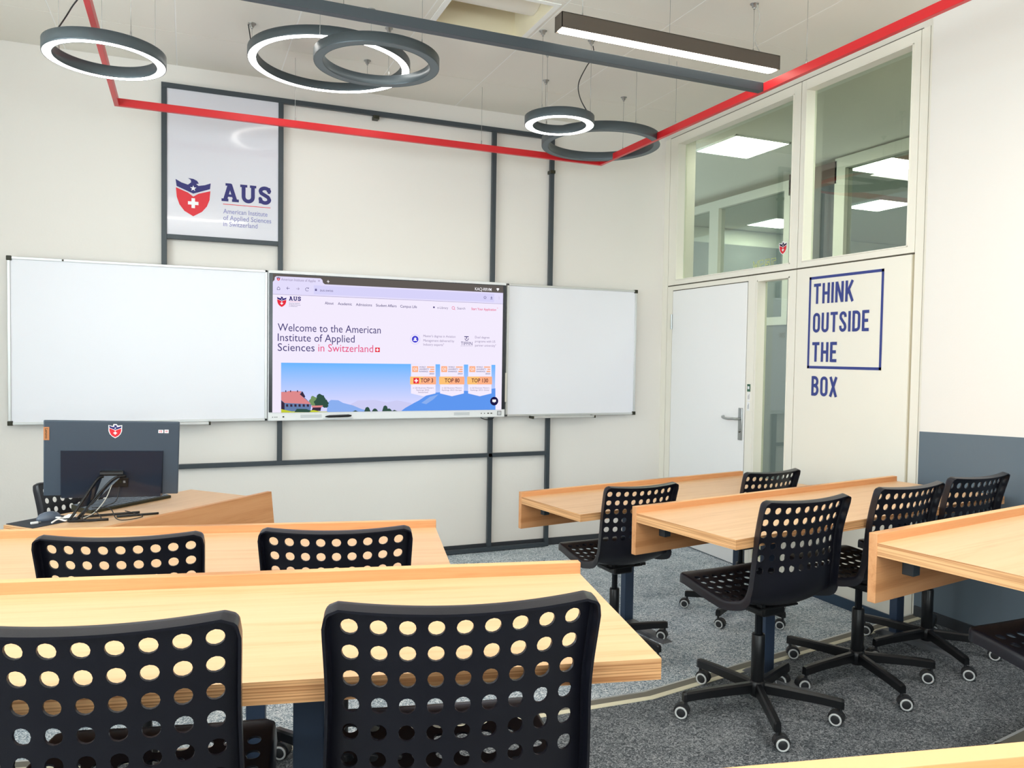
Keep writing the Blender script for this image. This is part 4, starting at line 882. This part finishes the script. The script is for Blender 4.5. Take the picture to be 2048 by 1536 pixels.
b = MB(); emblem(b, 0, .0, .0245, M['navy'], M['redp'], M['whitep'], 0, M['whitep']); b.build('emblem_sticker', mo, mw=TL @ Matrix.Translation((.008, -.001, .128)) @ BACK)
b = MB(); b.box(-.011, .011, -.0015, 0, -.029, .029, M['copper'], bev=.0005); b.build('copper_tag', mo, mw=TL @ Matrix.Translation((-.258, 0, .112)))
b = MB(); txt(b, 'Lenovo', 0, 0, .044, .011, M['corner'], 0, .01); b.build('tag_lettering', mo, mw=TL @ Matrix.Translation((-.262, -.0018, .134)) @ BACK @ Matrix.Rotation(R(-90), 4, 'Z') @ Matrix.Translation((0, -.001, 0)) @ Matrix.Scale(1, 4))
b = MB(); rect(b, 0, .021, 0, .015, M['whitep']); rect(b, .025, .043, 0, .016, M['whitep']); txt(b, 'i5', .004, .003, .016, .009, M['redp'], .0003, .01); rect(b, .029, .039, .004, .012, mat('pink_square', (226, 170, 180), .5), .0003); rect(b, .024, .043, -.003, -.0018, M['greyp']); b.build('spec_stickers', mo, mw=TL @ Matrix.Translation((.182, -.001, .118)) @ BACK)
b = MB(); b.lathe([(.014, -.046), (.014, .046)], M['black'], (0, -.03, -.062), 18, 'x'); b.box(-.04, .04, -.03, -.01, -.07, -.05, M['black']); b.build('stand_hinge', mo, mw=TL)
b = MB(); b.box(-.055, .065, -.024, -.016, -.125, -.082, M['black'], bev=.002)
for k in range(7): b.box(-.045+.015*k, -.036+.015*k, -.026, -.023, -.105, -.095, M['greyp' if k % 3 == 0 else 'corner'])
b.build('port_panel', mo, mw=TL)
b = MB()   # stand: bent flat arm and U-shaped foot, in the monitor's own frame
for off in (0, .1):
    b.tube([(-.035+off*.9, -.02, .172), (-.06+off*.6, -.045, .158), (-.135+off*.3, -.13+off*1.2*.5, .03), (-.150+off*.3, -.145+off*.6, .012), (-.13+off*.3, -.145+off*.9, .007), (0+off*1.1, -.14+off*1.25, .006)], .0055, M['black'], 8, 5)
b.build('stand_frame', mo)
b = MB(); b.poly([(-.035, -.02, .178), (.045, -.02, .178), (-.075, -.045, .055), (-.125, -.115, .055)], M['monitor_gloss']); b.poly([(-.037, -.017, .178), (.043, -.017, .178), (-.077, -.042, .055), (-.127, -.112, .055)], M['monitor_gloss']); b.build('stand_arm', mo)
cabs = [([(-.02, -.03, .135), (-.05, -.07, .09), (-.09, -.10, .045), (-.10, -.13, .006), (-.06, -.12, .004)], 'cord'), ([(.0, -.03, .135), (-.02, -.08, .08), (-.06, -.10, .03), (-.10, -.10, .01), (-.12, -.06, .004)], 'cord_white'), ([(.03, -.03, .13), (.02, -.06, .07), (-.03, -.06, .045), (-.07, -.10, .02), (-.10, -.12, .004)], 'cord'), ([(-.07, -.09, .05), (0, -.10, .045), (.03, -.15, .01), (.07, -.17, .005), (.13, -.12, .006), (.09, -.05, .01), (.05, .0, .012)], 'cord'), ([(-.08, -.12, .05), (-.10, -.15, .02), (-.07, -.16, .006), (-.03, -.13, .01), (-.06, -.10, .04)], 'cord')]
for i, (pts, m) in enumerate(cabs):
    b = MB(); b.tube(pts, .0022, M[m], 6, 8); b.build('cable', mo)
# ---- keyboard, mouse mat, mouse, loose items
kb = thing('keyboard', (-.278, 4.088, DZ+.001), R(43.5), 'dark keyboard under the monitor on the teacher desk', 'keyboard')
b = MB(); b.mesh([(-.22, -.065, .0), (.22, -.065, .0), (.22, .065, .0), (-.22, .065, .0), (-.22, -.065, .012), (.22, -.065, .012), (.22, .065, .028), (-.22, .065, .028)], [(3, 2, 1, 0), (4, 5, 6, 7), (0, 1, 5, 4), (1, 2, 6, 5), (2, 3, 7, 6), (3, 0, 4, 7)], M['corner']); b.build('keyboard_body', kb)
b = MB()
for r_ in range(6):
    for c_ in range(21): yy = -.054+.0185*r_; z_ = .012+.016*(yy+.065)/.13; b.box(-.213+.0203*c_, -.1965+.0203*c_, yy, yy+.0155, z_, z_+.004, M['keys'])
o = b.build('keys', kb); o['kind'] = 'stuff'
pb = MB(); pb.lathe([(.0, -.085), (.005, -.083), (.005, .083), (.0, .085)], M['black'], (0, 0, 0), 12, 'x', False); o = pb.build('pen', loc=(-.20, 3.775, DZ+.005)); o.rotation_euler = (0, 0, R(8)); tag(o, 'black marker pen lying in front of the keyboard', 'pen')
o = box('mouse_mat', -.11, .11, -.085, .085, -.0015, .0015, M['pad'], bev=.001); o.location = (-.555, 3.775, DZ+.0015); o.rotation_euler = (0, 0, R(43)); tag(o, 'black mouse mat on the left corner of the teacher desk', 'mouse mat')
b = MB(); me_ = []; b.lathe([(.0001, .034), (.012, .032), (.022, .026), (.029, .014), (.030, .004), (.028, 0)], M['mouse'], (0, 0, 0), 20)
o = b.build('computer_mouse', loc=(-.545, 3.80, DZ+.003)); o.scale = (1.7, 1, 1); o.rotation_euler = (0, 0, R(40)); tag(o, 'grey computer mouse on the mouse mat', 'mouse')
b = MB(); b.tube([(0, 0, .004), (.02, .03, .012), (.05, .02, .006), (.07, .05, .014), (.04, .07, .008), (.01, .05, .016), (.03, .02, .02)], .0035, M['paper'], 8, 8)
o = b.build('white_cable', loc=(-.52, 3.70, DZ+.003)); tag(o, 'small coil of white cable beside the computer mouse', 'cable')
b = MB(); b.mesh([(0, 0, 0), (.05, .01, .004), (.06, .04, .012), (.01, .045, .006), (.03, .02, .018)], [(0, 1, 4), (1, 2, 4), (2, 3, 4), (3, 0, 4), (0, 3, 2, 1)], M['paper'])
o = b.build('crumpled_paper', loc=(-.50, 3.785, DZ+.003)); tag(o, 'crumpled white scrap of paper between mouse and monitor foot', 'paper')
for dx, dy, lab in ((-.585, 3.72, 'tiny white adapter on the near corner of the mouse mat'),):
    b = MB(); b.box(-.014, .014, -.006, .006, 0, .009, M['paper'], bev=.002); b.box(.014, .024, -.004, .004, .002, .007, M['steel'])
    o = b.build('usb_adapter', loc=(dx, dy, DZ+.003)); o.rotation_euler = (0, 0, R(25)); tag(o, lab, 'adapter')
